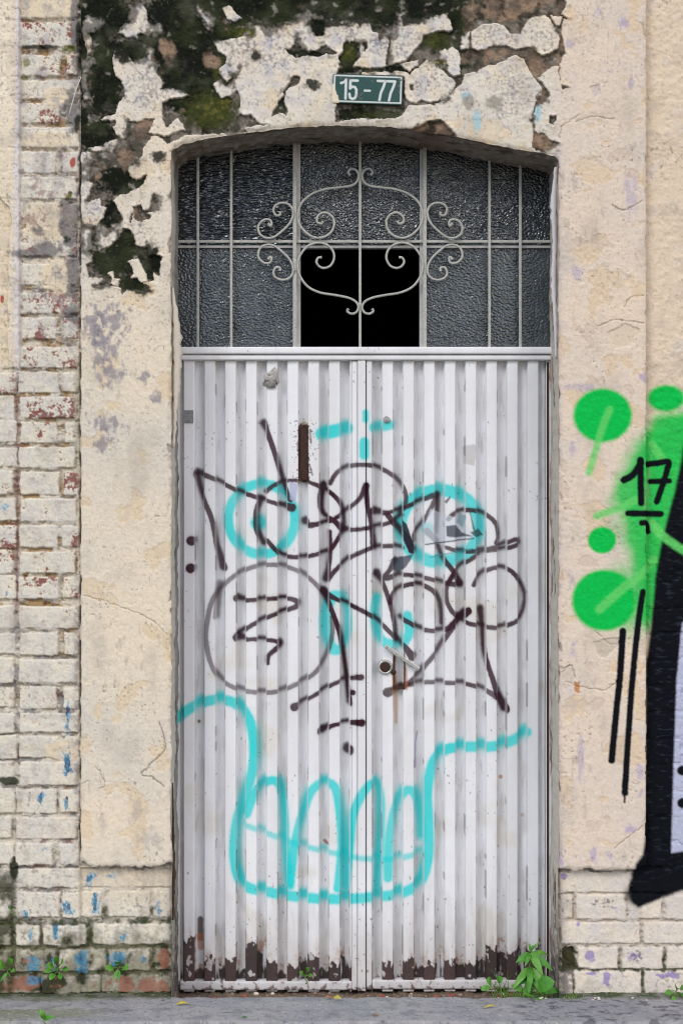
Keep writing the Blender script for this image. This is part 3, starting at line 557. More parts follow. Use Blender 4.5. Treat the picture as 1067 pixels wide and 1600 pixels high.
    for Pg, s0, s1, a in (([(1009, 668), (1040, 640), (1180, 640), (1180, 740), (1067, 740), (1045, 830), (1026, 925), (1016, 990), (1009, 990)], -16, 8, .97), ([(1014, 690), (990, 702), (970, 735), (957, 760), (953, 785), (970, 805), (976, 850), (982, 880), (986, 975), (1014, 985)], -14, 12, .92)):
        idx, d = poly_sd(gu, gv, Pg, 24); d = d + 5 * f2[gi][idx]; fld[idx] = np.maximum(fld[idx], (1 - ss(s0, s1, d)) * a)
    lay(gc, G, fld)
    for m in (ell(941, 649, 46, 42, .10), ell(940, 844, 22, 21, .14), ell(943, 938, 50, 48, .09), ell(1044, 621, 30, 21, .2)): lay(gc, G, m)
    for pts, wd in (([(952, 640), (940, 670), (920, 738)], 11), ([(932, 806), (965, 794), (992, 782)], 12), ([(936, 952), (972, 920), (1010, 890), (1024, 875)], 14), ([(1022, 818), (1037, 836), (1067, 858), (1120, 890)], 14), ([(1022, 694), (1038, 718)], 13)):
        idx, mk = stroke(gu, gv, pts, wd, 3.0); lay_i(gc, idx, G2, mk * .8)
    idx, d = poly_sd(gu, gv, [(1420, 660), (1075, 660), (1067, 718), (1057, 766), (1045, 812), (1035, 852), (1026, 906), (1019, 985), (1011, 1040), (1009, 1300), (1003, 1335), (992, 1350), (986, 1400), (990, 1416), (1000, 1424), (1030, 1412), (1067, 1397), (1200, 1385), (1420, 1400)], 20)
    mk = 1 - ss(-4, 3, d); lay_i(gc, idx, K, mk); lay_i(gc, idx, rgb(64, 72, 82), mk * ss(.15, .7, fbm(gu[idx], gv[idx], 16, 5, 72, 5)) * .35)
    idx, mk = stroke(gu, gv, [(994, 1402), (1020, 1392), (1067, 1378)], 30, 8); lay_i(gc, idx, K, mk * .9)
    idx, mk = stroke(gu, gv, [(1022, 818), (1037, 836), (1067, 858), (1120, 890)], 13, 3); lay_i(gc, idx, G2, mk * .85)
    idx, d = poly_sd(gu, gv, [(1069, 975), (1060, 1070), (1055, 1220), (1052, 1337), (1072, 1334), (1180, 1300), (1240, 1150), (1190, 990), (1120, 940)], 16); lay_i(gc, idx, rgb(184, 187, 208), (1 - ss(-2.5, 2.5, d)) * .95)
    for cv_ in (1207, 1258): lay(gc, K, ell(1070, cv_, 9, 8, .2))
    for pts, wd in (([(974, 750), (988, 742), (999, 726), (1000, 719)], 11), ([(1000, 720), (1001, 786)], 10.5), ([(1013, 725), (1030, 723), (1047, 721), (1045, 735), (1039, 755), (1029, 784)], 10), ([(1019, 752), (1049, 751)], 9), ([(981, 802), (1035, 803)], 10), ([(1002, 817), (1012, 818), (1015, 831)], 9),
                    ([(972.5, 986, 1.05), (968, 1056), (961.5, 1119), (955, 1188, 1.05)], 10.5), ([(1004, 925), (996, 978), (986.6, 1072), (980, 1166), (975.6, 1239, 1.05)], 10), ([(975.6, 1240), (975, 1253)], 3)):
        idx, mk = stroke(gu, gv, pts, wd, 1.6, len(pts) > 2); lay_i(gc, idx, K, mk)
    col[gi] = gc
    # grit and pits everywhere, coarser on the old lime and the worn bricks of the upper left
    ul = np.clip(ss(300, 240, u) * ss(640, 480, v) + ss(250, 190, v) * ss(900, 860, u), 0, 1)
    gr = fbm(u, v, 4.6, 3, 76) + .45 * fbm(u, v, 19, 4, 77)
    pit = ss(.34, .62, gr) * (.30 + .55 * ul) * (np.abs(v - 800) < 5000)
    unp = np.where((u > 860) & (v > 570) & (v < 1440), .35, 1.0)
    lay(col, col * .55 + rgb(86, 80, 78) * .22, pit * unp); h -= .0009 * pit
    lt = ss(.38, .7, fbm(u, v, 5.0, 3, 78)) * ul; lay(col, np.minimum(col * 1.25 + .02, .78).astype(np.float32), lt * .5)
    col *= (1 + 0.07 * f4 + 0.05 * f3)[:, None]
    return np.clip(col, 0.003, 0.9), h

st = 1.22
def axis(lo, a, b, hi, marks, fine=st, coarse=5.0):
    segs = [np.arange(lo, a, coarse)]
    edges = [a] + marks + [b]
    for p, q in zip(edges[:-1], edges[1:]): segs.append(np.linspace(p, q, max(2, int(round((q - p) / fine)) + 1))[:-1])
    segs.append(np.arange(b, hi + .1, coarse)); return np.concatenate(segs)
gu = axis(-420, -6, 1073, 1490, [UL, UR]); gv = axis(-360, -6, 1500, 1500, [])
gv = np.concatenate([gv[:-1], np.linspace(1500, 1592, 76)])
NC, NR = gu.size, gv.size
Ug, Vg = np.meshgrid(gu, gv); Ug = Ug.copy(); Vg = Vg.copy()
av = arch(gu)
inu = (gu > UL) & (gu < UR)
for j in np.nonzero((gu >= UL - .01) & (gu <= UR + .01))[0]:      # the lower edge of the wall follows the arch
    i = int(np.argmin(np.abs(gv - av[j]))); Vg[i:i + 3, j] = av[j]; Vg[i - 1, j] = (Vg[i - 2, j] + av[j]) / 2
istar = np.array([int(np.argmin(np.abs(gv - a))) for a in av])
cu = (gu[:-1] + gu[1:]) / 2; fi = np.arange(NR - 1)[:, None]
openf = ((cu > UL) & (cu < UR))[None, :] & (fi >= np.maximum(istar[:-1], istar[1:])[None, :])
below = Vg > 236
Ug += np.where(below, wobL(Vg) * np.exp(-(np.abs(Ug - UL) / 9) ** 1.5) + wobR(Vg) * np.exp(-(np.abs(Ug - UR) / 9) ** 1.5), 0) * ss(236, 262, Vg)
need = np.ones((NR, NC), bool)
deep = (gu > UL + 6) & (gu < UR - 6)
need[np.ix_(gv > 275, deep)] = False
nu, nv = Ug[need].astype(np.float64), Vg[need].astype(np.float64)
wc, wh = wall_surface(nu, nv)
colg = np.zeros((NR, NC, 3), np.float32); hg = np.zeros((NR, NC)); colg[need] = wc; hg[need] = wh
co = np.stack([(Ug - UC) / S, -hg, CZ - (Vg - VC) / S], -1).reshape(-1, 3)
F = grid_faces(NR, NC).reshape(NR - 1, NC - 1, 4)
fu = (Ug[:-1, :-1] + Ug[1:, 1:]) / 2; fv = (Vg[:-1, :-1] + Vg[1:, 1:]) / 2
keep = ~openf
lab = np.full(fu.shape, 2)
lab[fu < 125] = 0; lab[(fv > 1357) & (fu < 400)] = 0
lab[(fu >= 125) & (fu < 272) & (fv > 238) & (fv <= 1357)] = 1
lab[(fu >= 868) & (fu < 1009) & (fv <= 1361)] = 3
lab[(fu >= 1009) | ((fv > 1361) & (fu > 700))] = 4
wall = thing('facade_wall', 'weathered cream wall of peeling plaster and painted brick surrounding the white metal door', 'wall', (0, 0.02, 0))
PARTS = [('brick_pier', 'brick pier with flaking cream paint, red brick showing and moss at its foot'), ('pilaster', 'smooth cream plaster pilaster, black with moss at its top'), ('lintel', 'cracked plaster over the arch, black and green with moss'),
         ('pilaster', 'cream plaster pilaster sprayed with green dots and a black 17'), ('mural_panel', 'set-back wall sprayed black and green over cream brick')]
for k, (nm, lb) in enumerate(PARTS):
    c_, k_, f_ = take(co, colg.reshape(-1, 3), F[keep & (lab == k)])
    o = np_mesh(nm, c_, f_, M_wall, wall, k_); o['label'] = lb

# reveals: jambs and soffit of the doorway
path = []
for v in np.linspace(1592, 252, 500): path.append((UL + wobL(np.array([v]))[0] * ss(236, 262, v), v, 0))
for u in np.linspace(UL, UR, 330): path.append((u, arch(np.array([u]))[0], 1))
for v in np.linspace(254, 1592, 500): path.append((UR + wobR(np.array([v]))[0] * ss(236, 262, v), v, 2))
P = np.array(path); nd = 22
ys = np.linspace(0.0, 1.0, nd) ** 1.2 * 0.245 + 0.001
pu = np.repeat(P[:, 0][:, None], nd, 1); pv = np.repeat(P[:, 1][:, None], nd, 1); py = np.repeat(ys[None, :], len(P), 0); kind = np.repeat(P[:, 2][:, None], nd, 1)
sarc = np.repeat(np.concatenate([[0], np.cumsum(np.hypot(np.diff(P[:, 0]), np.diff(P[:, 1])))])[:, None], nd, 1)
yy = py * S
r1 = fbm(sarc, yy, 60, 3, 70, 20); r2 = fbm(sarc, yy, 14, 3, 71, 8); r3 = fbm(sarc, yy, 200, 2, 72, 30)
into = 3.5 * r1 * ss(0, .04, py) + 1.5 * r2 * ss(0, .03, py)
isS = kind == 1; isLj = kind == 0; isRj = kind == 2
pv = pv + np.where(isS, into + 2.5 * ss(0.02, .2, py), 0); pu = pu + np.where(isLj, into * .6, 0) - np.where(isRj, into * .6, 0)
# broken render hanging at the right end of the soffit
pv += np.where(isS, 9 * ss(.1, .19, py) * ss(.1, .5, fbm(sarc, yy * 0 + 1, 26, 3, 73)) * ss(780, 840, pu), 0)
c = np.empty(pu.shape + (3,), np.float32)
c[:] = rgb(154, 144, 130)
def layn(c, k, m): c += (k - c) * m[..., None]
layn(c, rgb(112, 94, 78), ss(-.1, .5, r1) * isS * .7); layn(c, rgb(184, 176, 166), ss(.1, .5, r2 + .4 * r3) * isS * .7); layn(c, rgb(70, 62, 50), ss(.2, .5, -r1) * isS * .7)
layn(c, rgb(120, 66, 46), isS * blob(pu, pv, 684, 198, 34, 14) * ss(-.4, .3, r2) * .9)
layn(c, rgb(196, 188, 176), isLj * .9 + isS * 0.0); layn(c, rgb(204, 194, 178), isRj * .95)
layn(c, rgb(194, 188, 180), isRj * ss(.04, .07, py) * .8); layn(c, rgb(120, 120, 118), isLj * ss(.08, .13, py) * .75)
cr = fbm(sarc, yy, 180, 3, 74, 7); layn(c, rgb(42, 38, 34), (isLj | isRj) * ss(.42, .5, cr) * .9)
yb = 0.0 * py - np.where(isLj | isRj, 0, 0); 
layn(c, rgb(178, 120, 60), isRj * blob(pv, yy, 830, 88, 60, 10) * ss(-.3, .3, r2) * .9)
layn(c, rgb(60, 48, 40), (isLj | isRj) * ss(1380, 1520, pv + 60 * r3) * ss(-.2, .2, r2 + .3) * .75)
layn(c, rgb(140, 96, 70), isRj * ss(.11, .15, py) * ss(.1, .5, r1 + .1) * .5)
crk = ss(.42, .5, cr) * (isLj | isRj); pu += np.where(isLj, -1.5, np.where(isRj, 1.5, 0)) * crk
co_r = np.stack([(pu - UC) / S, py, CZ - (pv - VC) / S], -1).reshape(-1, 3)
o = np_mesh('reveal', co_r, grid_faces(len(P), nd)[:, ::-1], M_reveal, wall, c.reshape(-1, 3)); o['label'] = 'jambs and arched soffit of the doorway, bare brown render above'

# strips of paint hanging off the jambs
def peel(name, pts, lean, mat_col, lab=None):
    """curled sheet along a vertical run: pts = (u, v, width px, depth)"""
    nr, nc = 40, 7; V = []; CC = []
    uu = np.interp(np.linspace(0, 1, nr), np.linspace(0, 1, len(pts)), [p[0] for p in pts]); vv = np.linspace(pts[0][1], pts[-1][1], nr)
    ww = np.interp(np.linspace(0, 1, nr), np.linspace(0, 1, len(pts)), [p[2] for p in pts]); dd = np.interp(np.linspace(0, 1, nr), np.linspace(0, 1, len(pts)), [p[3] for p in pts])
    jag = fbm(vv, vv * 0 + lean, 9, 2, 80)
    for i in range(nr):
        for j in range(nc):
            t = j / (nc - 1); V.append(((uu[i] + lean * ww[i] * t * (1 + .3 * jag[i]) - UC) / S, dd[i] - 0.010 * math.sin(t * 2.6) * ww[i] / 12, CZ - (vv[i] + 2 * jag[i] * t - VC) / S))
            CC.append(mat_col[0] if (t > .3 or i % 9) else mat_col[1])
    V = np.array(V); f = grid_faces(nr, nc); n = len(V)
    ob = np_mesh(name, V, f, M_reveal, wall, np.array(CC))
    md = ob.modifiers.new('thickness', 'SOLIDIFY'); md.thickness = 0.0015
    return ob
peel('paint_flake', [(268, 448, 3, .012), (268, 478, 12, .015), (268, 495, 17, .02), (268, 520, 14, .02), (268, 560, 9, .02), (268, 700, 4, .015)], 1, (rgb(202, 192, 176), rgb(120, 84, 60)))
peel('paint_flake', [(872, 258, 4, .03), (871, 285, 10, .03), (871, 320, 6, .03), (870, 385, 8, .03), (871, 470, 5, .02), (871, 560, 3, .02)], -1, (rgb(204, 199, 200), rgb(150, 140, 140)))
peel('paint_flake', [(268, 1225, 2, .02), (268, 1300, 4, .02), (268, 1380, 6, .02), (268, 1440, 3, .02)], 1, (rgb(84, 66, 54), rgb(60, 44, 36)))

# ================================================================== PAVEMENT, STREET, ROOM
xs_ = np.concatenate([np.arange(-2.0, -1.14, .012), np.arange(-1.14, 1.14, .004), np.arange(1.14, 2.0, .012)])
ys_ = np.concatenate([np.arange(-1.6, -0.5, .02), np.arange(-0.5, .26, .0045)])
X, Y = np.meshgrid(xs_, ys_); x = X.ravel(); y = Y.ravel()
a1 = fbm(x, y, .30, 4, 100); a2 = fbm(x, y, .06, 3, 101); a3 = fbm(x, y, .018, 3, 102); a4 = fbm(x, y, .5, 3, 103, .12)
xl, xr = px(UL), px(UR)
ino = ss(xl - .004, xl + .004, x) * ss(xr + .004, xr - .004, x)
edge = -0.012 + .012 * fbm(x, x * 0, .10, 3, 104)
sink = ino * ss(0, .05, y - edge)
kerb = ss(-.262 + .006 * a2, -.242 + .006 * a2, y)
z = -0.028 * (1 - kerb) + .0022 * a2 + .0012 * a3 + .004 * a1 * kerb
z += sink * (-.052 + .009 * a2 + .007 * a3)
cc = np.empty((x.size, 3), np.float32); cc[:] = mix(rgb(148, 146, 149), rgb(162, 158, 157), ss(-.4, .4, a1))
lay(cc, rgb(108, 108, 114), ss(.0, .7, a2 + .4 * a1) * .5)
lay(cc, rgb(78, 76, 82), ss(.30, .6, fbm(x, y, .05, 5, 105, .03) + .35 * ss(.3, .8, x) - .15) * .7)
lay(cc, rgb(156, 154, 150), ss(.3, .5, fbm(x, y, .09, 3, 106)) * .6)
lay(cc, rgb(122, 126, 92), ss(-.45, -.95, x) * ss(-.1, .4, a4) * .6)
lay(cc, rgb(94, 96, 74), ss(-.05, .01, y + .03 * a2) * (1 - ino) * .75)
lay(cc, rgb(62, 74, 36), ss(-.018, .012, y + .02 * a2) * (1 - ino) * ss(-.2, .3, a2 + .2) * .85)
lay(cc, rgb(110, 106, 106), (1 - kerb) * .6); lay(cc, rgb(96, 92, 84), np.exp(-((y + .262) / .012) ** 2) * ss(-.3, .3, a2) * .6)
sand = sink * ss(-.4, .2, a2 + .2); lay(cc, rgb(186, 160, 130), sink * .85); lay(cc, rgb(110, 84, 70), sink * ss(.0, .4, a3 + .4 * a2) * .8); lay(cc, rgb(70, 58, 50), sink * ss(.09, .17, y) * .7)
sp = ss(.42, .6, fbm(x, y, .011, 3, 107)); lay(cc, rgb(78, 74, 78), sp * .6); sp = ss(.5, .65, fbm(x, y, .009, 2, 108)); lay(cc, rgb(196, 192, 190), sp * .5)
ck = np.exp(-((x - .62 - .05 * fbm(y, y * 0, .06, 3, 109)) / .0022) ** 2); lay(cc, rgb(70, 66, 66), ck * .7 * (y < 0)); z -= .002 * ck * (y < 0)
pv_o = np_mesh('pavement', np.stack([x, y, z], 1), grid_faces(len(ys_), len(xs_))[:, ::-1], M_pave, None, cc); tag(pv_o, 'grey concrete pavement ledge along the foot of the wall', 'pavement', None, 'structure')
bm = bmesh.new()
q = [bm.verts.new(p) for p in ((-80, -80, -.12), (80, -80, -.12), (80, 80, -.12), (-80, 80, -.12))]; bm.faces.new(q)
tag(bm_obj('street', bm, M_street), 'grey street surface running past the wall', 'street', None, 'structure')
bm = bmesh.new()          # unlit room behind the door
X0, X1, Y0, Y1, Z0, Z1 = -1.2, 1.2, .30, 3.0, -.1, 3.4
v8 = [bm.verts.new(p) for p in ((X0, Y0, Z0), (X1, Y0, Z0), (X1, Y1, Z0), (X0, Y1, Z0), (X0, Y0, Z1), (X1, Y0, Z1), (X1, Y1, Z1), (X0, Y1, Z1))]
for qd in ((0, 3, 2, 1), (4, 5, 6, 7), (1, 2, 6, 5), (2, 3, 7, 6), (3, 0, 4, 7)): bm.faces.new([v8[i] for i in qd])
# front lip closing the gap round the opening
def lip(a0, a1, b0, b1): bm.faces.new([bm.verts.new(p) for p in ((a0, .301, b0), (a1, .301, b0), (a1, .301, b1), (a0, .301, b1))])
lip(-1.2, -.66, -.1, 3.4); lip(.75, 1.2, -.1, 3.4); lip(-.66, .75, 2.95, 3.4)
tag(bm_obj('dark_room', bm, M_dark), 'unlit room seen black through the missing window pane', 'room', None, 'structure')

# ================================================================== THE DOOR
yd = REC
S2 = S * D / (D + yd)
def dx(u): return (u - UC) / S2
def dz(v): return CZ - (v - VC) / S2
door = thing('metal_door', 'white corrugated double door covered in purple and turquoise graffiti, rusty along the bottom', 'door', (dx(572), yd, dz(1548)))
PITCH, CREST, DEP = 32.45, 16.2, 0.031
PUR = rgb(52, 15, 33); CY = rgb(20, 206, 206)
BROWN = [  # (points, width, strength)
 ([(412, 662, 1.6), (418, 676, 1.1), (429, 707), (440, 744), (449, 772), (454, 781)], 8, .95), ([(308, 738, 1.5), (336, 749), (370, 766), (401, 777), (432, 787), (456, 793, 1.9)], 7, .9), ([(307, 741, 1.2), (317, 777), (331, 811), (339, 853), (349, 887, 1.7)], 8, .95),
 ([(299, 845)], 15, .95), ([(298, 888)], 15, .95), ([(408, 780, 1.1), (401, 800), (402, 828), (412, 850)], 9, .95), ([(418, 845), (437, 865), (454, 870), (477, 870), (499, 865), (516, 859), (526, 845), (536, 828)], 7, .9),
 ([(415, 769), (429, 758), (451, 751, .8), (477, 752, .8), (499, 760), (519, 772), (533, 789), (537, 811), (536, 828, 1.3)], 7, .9), ([(505, 758, 1.4), (501, 783, 1.3), (505, 803), (522, 814), (536, 828, 1.3)], 8, .9), ([(477, 815)], 13, .95),
 ([(485, 821, 1.3), (505, 817), (522, 811), (541, 797), (561, 780), (572, 759, 1.5)], 7, .95), ([(572, 759, 1.2), (574, 790), (580, 818), (584, 855, 1.4)], 7.5, .95), ([(541, 828, 1.2), (561, 827), (580, 824), (610, 816), (628, 804)], 6.5, .9),
 ([(516, 755), (527, 738), (547, 728), (578, 727), (597, 733), (616, 745), (630, 762), (634, 782), (625, 801)], 7, .85), ([(515, 831), (516, 859), (513, 887, 1.2), (509, 907, 1.5), (525, 890), (544, 873), (564, 863), (582, 856), (610, 853), (628, 856)], 7, .88),
 ([(584, 799, 1.9), (605, 801), (630, 794), (655, 783), (681, 774, 1.3), (683, 790, 1.3), (681, 832)], 7, .92), ([(684, 773, 1.3), (664, 810), (648, 832), (647, 845)], 6.5, .85), ([(605, 804), (616, 818, 1.2), (633, 838, 1.4), (644, 859, 1.6)], 8, .95),
 ([(667, 830, 1.3), (681, 846), (692, 872), (709, 894), (719, 914, 1.5)], 8, .92), ([(700, 811), (712, 801), (734, 797), (757, 803), (774, 818), (778, 838), (775, 848)], 7, .9), ([(695, 855, .8), (717, 861), (745, 861), (774, 855), (799, 845), (808, 843), (808, 851), (785, 858), (757, 861), (734, 875), (717, 886), (701, 908)], 7, .85),
 ([(616, 877, 1.5), (609, 890), (602, 903, 1.3), (630, 898), (664, 903), (695, 911), (717, 914, 1.4)], 7, .88), ([(588, 897, 1.7), (599, 914), (609, 942), (616, 973), (619, 1001)], 7.5, .92), ([(609, 942), (616, 925), (636, 914), (658, 914), (678, 925), (688, 945, 1.1), (691, 976, 1.1)], 7.5, .92),
 ([(625, 965), (639, 973), (658, 983), (684, 986), (701, 981, 1.2), (717, 967, 1.6), (731, 955, 1.6)], 7.5, .95), ([(740, 914), (751, 897), (774, 887), (796, 891), (813, 911), (821, 936), (813, 965), (793, 977), (774, 981), (751, 978), (729, 973), (709, 959), (698, 939), (698, 917), (709, 897)], 7, .85),
 ([(751, 953, 1.4), (754, 981), (757, 1020), (768, 1057), (779, 1088, 1.4), (789, 1108, 1.8)], 8, .9), ([(729, 956, 1.4), (712, 973, 1.4), (695, 998), (681, 1020), (664, 1040), (653, 1054), (633, 1071, 1.2), (605, 1082, 1.9)], 7.5, .85), ([(640, 1070), (667, 1066), (695, 1067), (729, 1069), (757, 1078), (779, 1091, 1.4)], 7, .8),
 ([(505, 925, 1.7), (525, 936), (547, 945), (578, 961), (599, 978), (613, 992), (633, 1012, 1.3), (644, 1026, 1.9)], 7, .9), ([(505, 925, 1.4), (519, 956), (530, 987), (536, 1020), (540, 1049), (546, 1099, 1.2)], 8, .92),
 ([(502, 922), (485, 905), (463, 891), (435, 883), (404, 884), (376, 894), (353, 911), (333, 936, 1.1), (324, 970, 1.1), (322, 1001, 1.1), (331, 1040), (347, 1063), (373, 1077), (404, 1082), (437, 1080), (471, 1065), (494, 1049), (510, 1023), (519, 992), (519, 964)], 7, .66),
 ([(342, 914, 1.2), (338, 964)], 9, .6), ([(370, 935, 1.6), (387, 938), (415, 936), (449, 935), (464, 940, 1.2), (462, 948, 1.2), (446, 954), (415, 966), (392, 978), (373, 990, 1.2)], 7, .92), ([(371, 996, 2), (387, 999), (401, 999), (432, 1002), (437, 1009, 1.3), (421, 1023), (418, 1036)], 7, .92),
 ([(460, 1105, 2), (471, 1098), (494, 1085), (519, 1070), (544, 1060), (564, 1058, 1.5)], 6.5, .85), ([(502, 1143, 1.8), (519, 1134), (544, 1129), (565, 1129, 1.7)], 7, .92), ([(544, 1172)], 17, .95), ([(551, 1082)], 9, .9),
]
CYAN = [
 ([(503, 678), (520, 674), (541, 669)], 19, .95), ([(571, 645), (571, 656)], 9, .95), ([(569, 691), (569, 711)], 14, .95), ([(584, 668), (608, 664)], 14, .9),
 ([(409 + 52 * math.cos(t), 811 + 55 * math.sin(t)) for t in np.linspace(0, 2 * math.pi, 25)], 14, .95), ([(403, 817), (405, 819)], 21, .95),
 ([(687 + 62 * math.cos(t), 822 + 56 * math.sin(t)) for t in np.linspace(0, 2 * math.pi, 25)], 18, .92), ([(668, 826)], 18, .9),
 ([(526 + 18 * math.cos(t), 973 + 43 * math.sin(t), 1.2 - .3 * math.cos(t)) for t in np.linspace(0, 2 * math.pi, 21)], 12, .92), ([(588, 937), (585, 960), (590, 990), (602, 1004), (626, 1006), (639, 988), (636, 962)], 14, .92),
 ([(276, 1123), (304, 1103), (339, 1093), (369, 1100), (389, 1124), (397, 1161), (395, 1202), (381, 1247), (369, 1293), (367, 1343), (380, 1382), (420, 1394), (471, 1402), (528, 1405), (570, 1402), (621, 1397), (654, 1380), (668, 1342), (669, 1286), (667, 1236), (677, 1191), (697, 1171), (731, 1167), (772, 1166), (802, 1156), (822, 1144)], 15, .95),
 ([(385, 1272), (400, 1237), (420, 1220), (437, 1227), (444, 1272), (446, 1323), (451, 1380)], 13, .95), ([(453, 1384), (460, 1323), (471, 1278), (486, 1237), (506, 1223), (524, 1232), (532, 1278), (534, 1328), (528, 1388)], 13, .95),
 ([(540, 1390), (547, 1312), (552, 1271), (568, 1237), (584, 1224), (593, 1241), (594, 1291), (589, 1388)], 13, .95), ([(606, 1372), (608, 1311), (618, 1261), (633, 1236), (648, 1241), (656, 1276), (658, 1310)], 13, .9), ([(385, 1290), (425, 1305), (471, 1321), (521, 1333), (570, 1341), (616, 1342), (660, 1332)], 8, .7),
]
RUSTC = {295: 1465, 328: 1497, 360: 1496, 393: 1474, 425: 1500, 457: 1507, 490: 1493, 522: 1500, 605: 1502, 638: 1498, 670: 1505, 702: 1503, 735: 1503, 767: 1482, 800: 1487, 832: 1482}
RUSTG = {280: 1478, 311: 1507, 344: 1503, 376: 1510, 409: 1480, 441: 1515, 474: 1492, 506: 1507, 540: 1487, 589: 1524, 622: 1515, 654: 1500, 687: 1492, 719: 1499, 751: 1492, 783: 1480, 815: 1474, 848: 1470}
def door_paint(u, v, groove, slope, edge_l=0.0, tide=True):
    """groove 0..1, slope 0..1 -> colour, extra relief (m)"""
    n = u.size; edge_l = edge_l + np.zeros(n)
    f1 = fbm(u, v, 60, 3, 200, 400); f2 = fbm(u, v, 10, 3, 201, 60); f3 = fbm(u, v, 5, 2, 202); f4 = fbm(u, v, 90, 3, 203)
    col = np.empty((n, 3), np.float32); col[:] = mix(rgb(230, 229, 231), rgb(221, 219, 220), ss(-.5, .5, f1))
    lay(col, rgb(204, 200, 194), ss(.1, .7, f2 + .3 * f1) * .15); lay(col, rgb(206, 196, 176), ss(.25, .6, f4) * ss(700, 900, v) * .35)
    lay(col, rgb(170, 164, 156), groove * ss(-.2, .6, f2 + .4 * f4) * .25); lay(col, rgb(150, 138, 124), groove * ss(.25, .7, fbm(u, v, 6, 5, 211, 60)) * .3); lay(col, rgb(168, 160, 154), ss(1380, 1520, v + 40 * f2) * .45)
    h = 0.00035 * f4 + .0002 * f3
    uu = u + .5 * f3; vv = v + .5 * fbm(u, v, 5, 2, 204)
    softc = 2.6 + 3.6 * groove
    seg = 1 - .35 * slope - .5 * edge_l
    for pts, wd, a in CYAN:
        idx, m = stroke(uu, vv + 3 * groove, pts, wd * 1.1, softc); lay_i(col, idx, CY, m * a * seg[idx] * (.93 + .1 * f4[idx]))
    for pts, wd, a in CYAN:                                      # overspray
        idx, m = stroke(uu, vv, pts, wd * 1.25, 8.0); lay_i(col, idx, CY, m * .14 * seg[idx] * (1 + groove[idx]))
    for pts, wd, a in BROWN:
        idx, m = stroke(uu, vv + 2.0 * groove, pts, wd * 1.04, .95 + 2.2 * groove); lay_i(col, idx, PUR, m * np.minimum(a * 1.08, .985) * seg[idx] * (.96 + .14 * f1[idx]))
        idx, m = stroke(uu, vv, pts, wd * 1.3, 5.0); lay_i(col, idx, PUR, m * .16 * seg[idx])
    # navy scraps and paper of a torn poster in the right eye
    dq = np.maximum(np.abs(u - 475) - 7, np.abs(v - 707) - 41); dot = ss(.5, .62, fbm(u, v, 4.0, 2, 212) + ss(12, 0, dq) * .3) * ss(16, 8, dq); lay(col, rgb(74, 46, 42), dot * .85)
    for P, c, a in (([(628, 812), (636, 820), (648, 858), (640, 862), (630, 840)], (26, 28, 44), .95), ([(614, 872), (645, 866), (642, 874), (634, 886), (622, 896), (614, 890)], (44, 58, 76), .85), ([(672, 795), (700, 805), (722, 812), (742, 838), (733, 842), (700, 848), (668, 852), (655, 846)], (206, 210, 218), .6), ([(697, 822), (712, 820), (722, 832), (739, 838), (728, 838), (710, 840), (697, 838)], (72, 80, 92), .9), ([(718, 800), (728, 806), (724, 826), (714, 815)], (110, 150, 160), .7), ([(664, 850), (740, 840), (741, 842), (664, 852)], (40, 40, 56), .9), ([(670, 870), (738, 856), (736, 859), (671, 872)], (60, 150, 160), .7), ([(694, 783), (703, 775), (704, 778), (697, 788)], (40, 40, 52), .8), ([(731, 787), (745, 838), (738, 826)], (34, 34, 46), .7), ([(734, 832), (748, 826), (756, 836), (744, 840)], (44, 58, 66), .8),
                    ([(452, 752), (466, 756), (464, 772), (462, 786), (453, 780)], (170, 172, 200), .8), ([(410, 770), (430, 767), (432, 778), (414, 782)], (90, 90, 96), 0.0), ([(723, 697), (742, 694), (744, 700), (741, 728), (724, 724)], (190, 186, 184), .8)):
        idx, sd = poly_sd(uu, vv, P); m = 1 - ss(-1, 1, sd); lay_i(col, idx, rgb(*c), m * a)
    # rust along the bottom, one tide-mark per rib and groove
    ribs = sorted(RUSTC.items()); gro = sorted(RUSTG.items())
    rc = np.array([a for a, b in ribs], float); gc_ = np.array([a for a, b in gro], float)
    ir = np.abs(u[:, None] - rc[None, :]).argmin(1); ig = np.abs(u[:, None] - gc_[None, :]).argmin(1)
    top = np.where(groove < .5, np.array([b for a, b in ribs], float)[ir], np.array([b for a, b in gro], float)[ig] + 8) + 2
    jag = 9 * fbm(u, v, 7, 3, 205, 16) + 7 * fbm(u, v, 13, 2, 206)
    m = ss(-1.5, 1.5, v - top + jag) * ss(1542, 1539, v)
    hole = ss(.42, .5, fbm(u, v, 16, 3, 207, 22)); m = m * (1 - hole * .7) * np.where(groove > .5, ss(-.25, .05, f2 + .5 * f4 + ss(1500, 1535, v) * .35), 1) * (1.0 if tide else .0)
    halo = ss(-26, 0, v - top + 1.6 * jag) * (1 - m) * (1.0 if tide else .35)
    lay(col, rgb(150, 104, 66), halo * groove * ss(0, .45, f2 + .5 * f3) * .8); lay(col, rgb(160, 122, 96), halo * ss(-.2, .5, f2 + .4 * f3) * .45)
    lay(col, mix(rgb(66, 44, 44), rgb(46, 34, 32), ss(-.3, .3, f4 + .4 * f3)).astype(np.float32), m * .96); h -= .0005 * m
    # chips and runs
    ch = ss(.70, .75, fbm(u, v, 5.5, 2, 208, 8)) * ss(.0, .35, fbm(u, v, 90, 2, 209) + ss(1000, 1500, v) * .4 - .12); lay(col, rgb(96, 72, 66), ch * .6)
    edge = ss(.5, 1, slope) * ss(.32, .42, fbm(u, v, 30, 3, 210, 60) + ss(1250, 1500, v) * .2); lay(col, rgb(70, 48, 44), edge * .6)
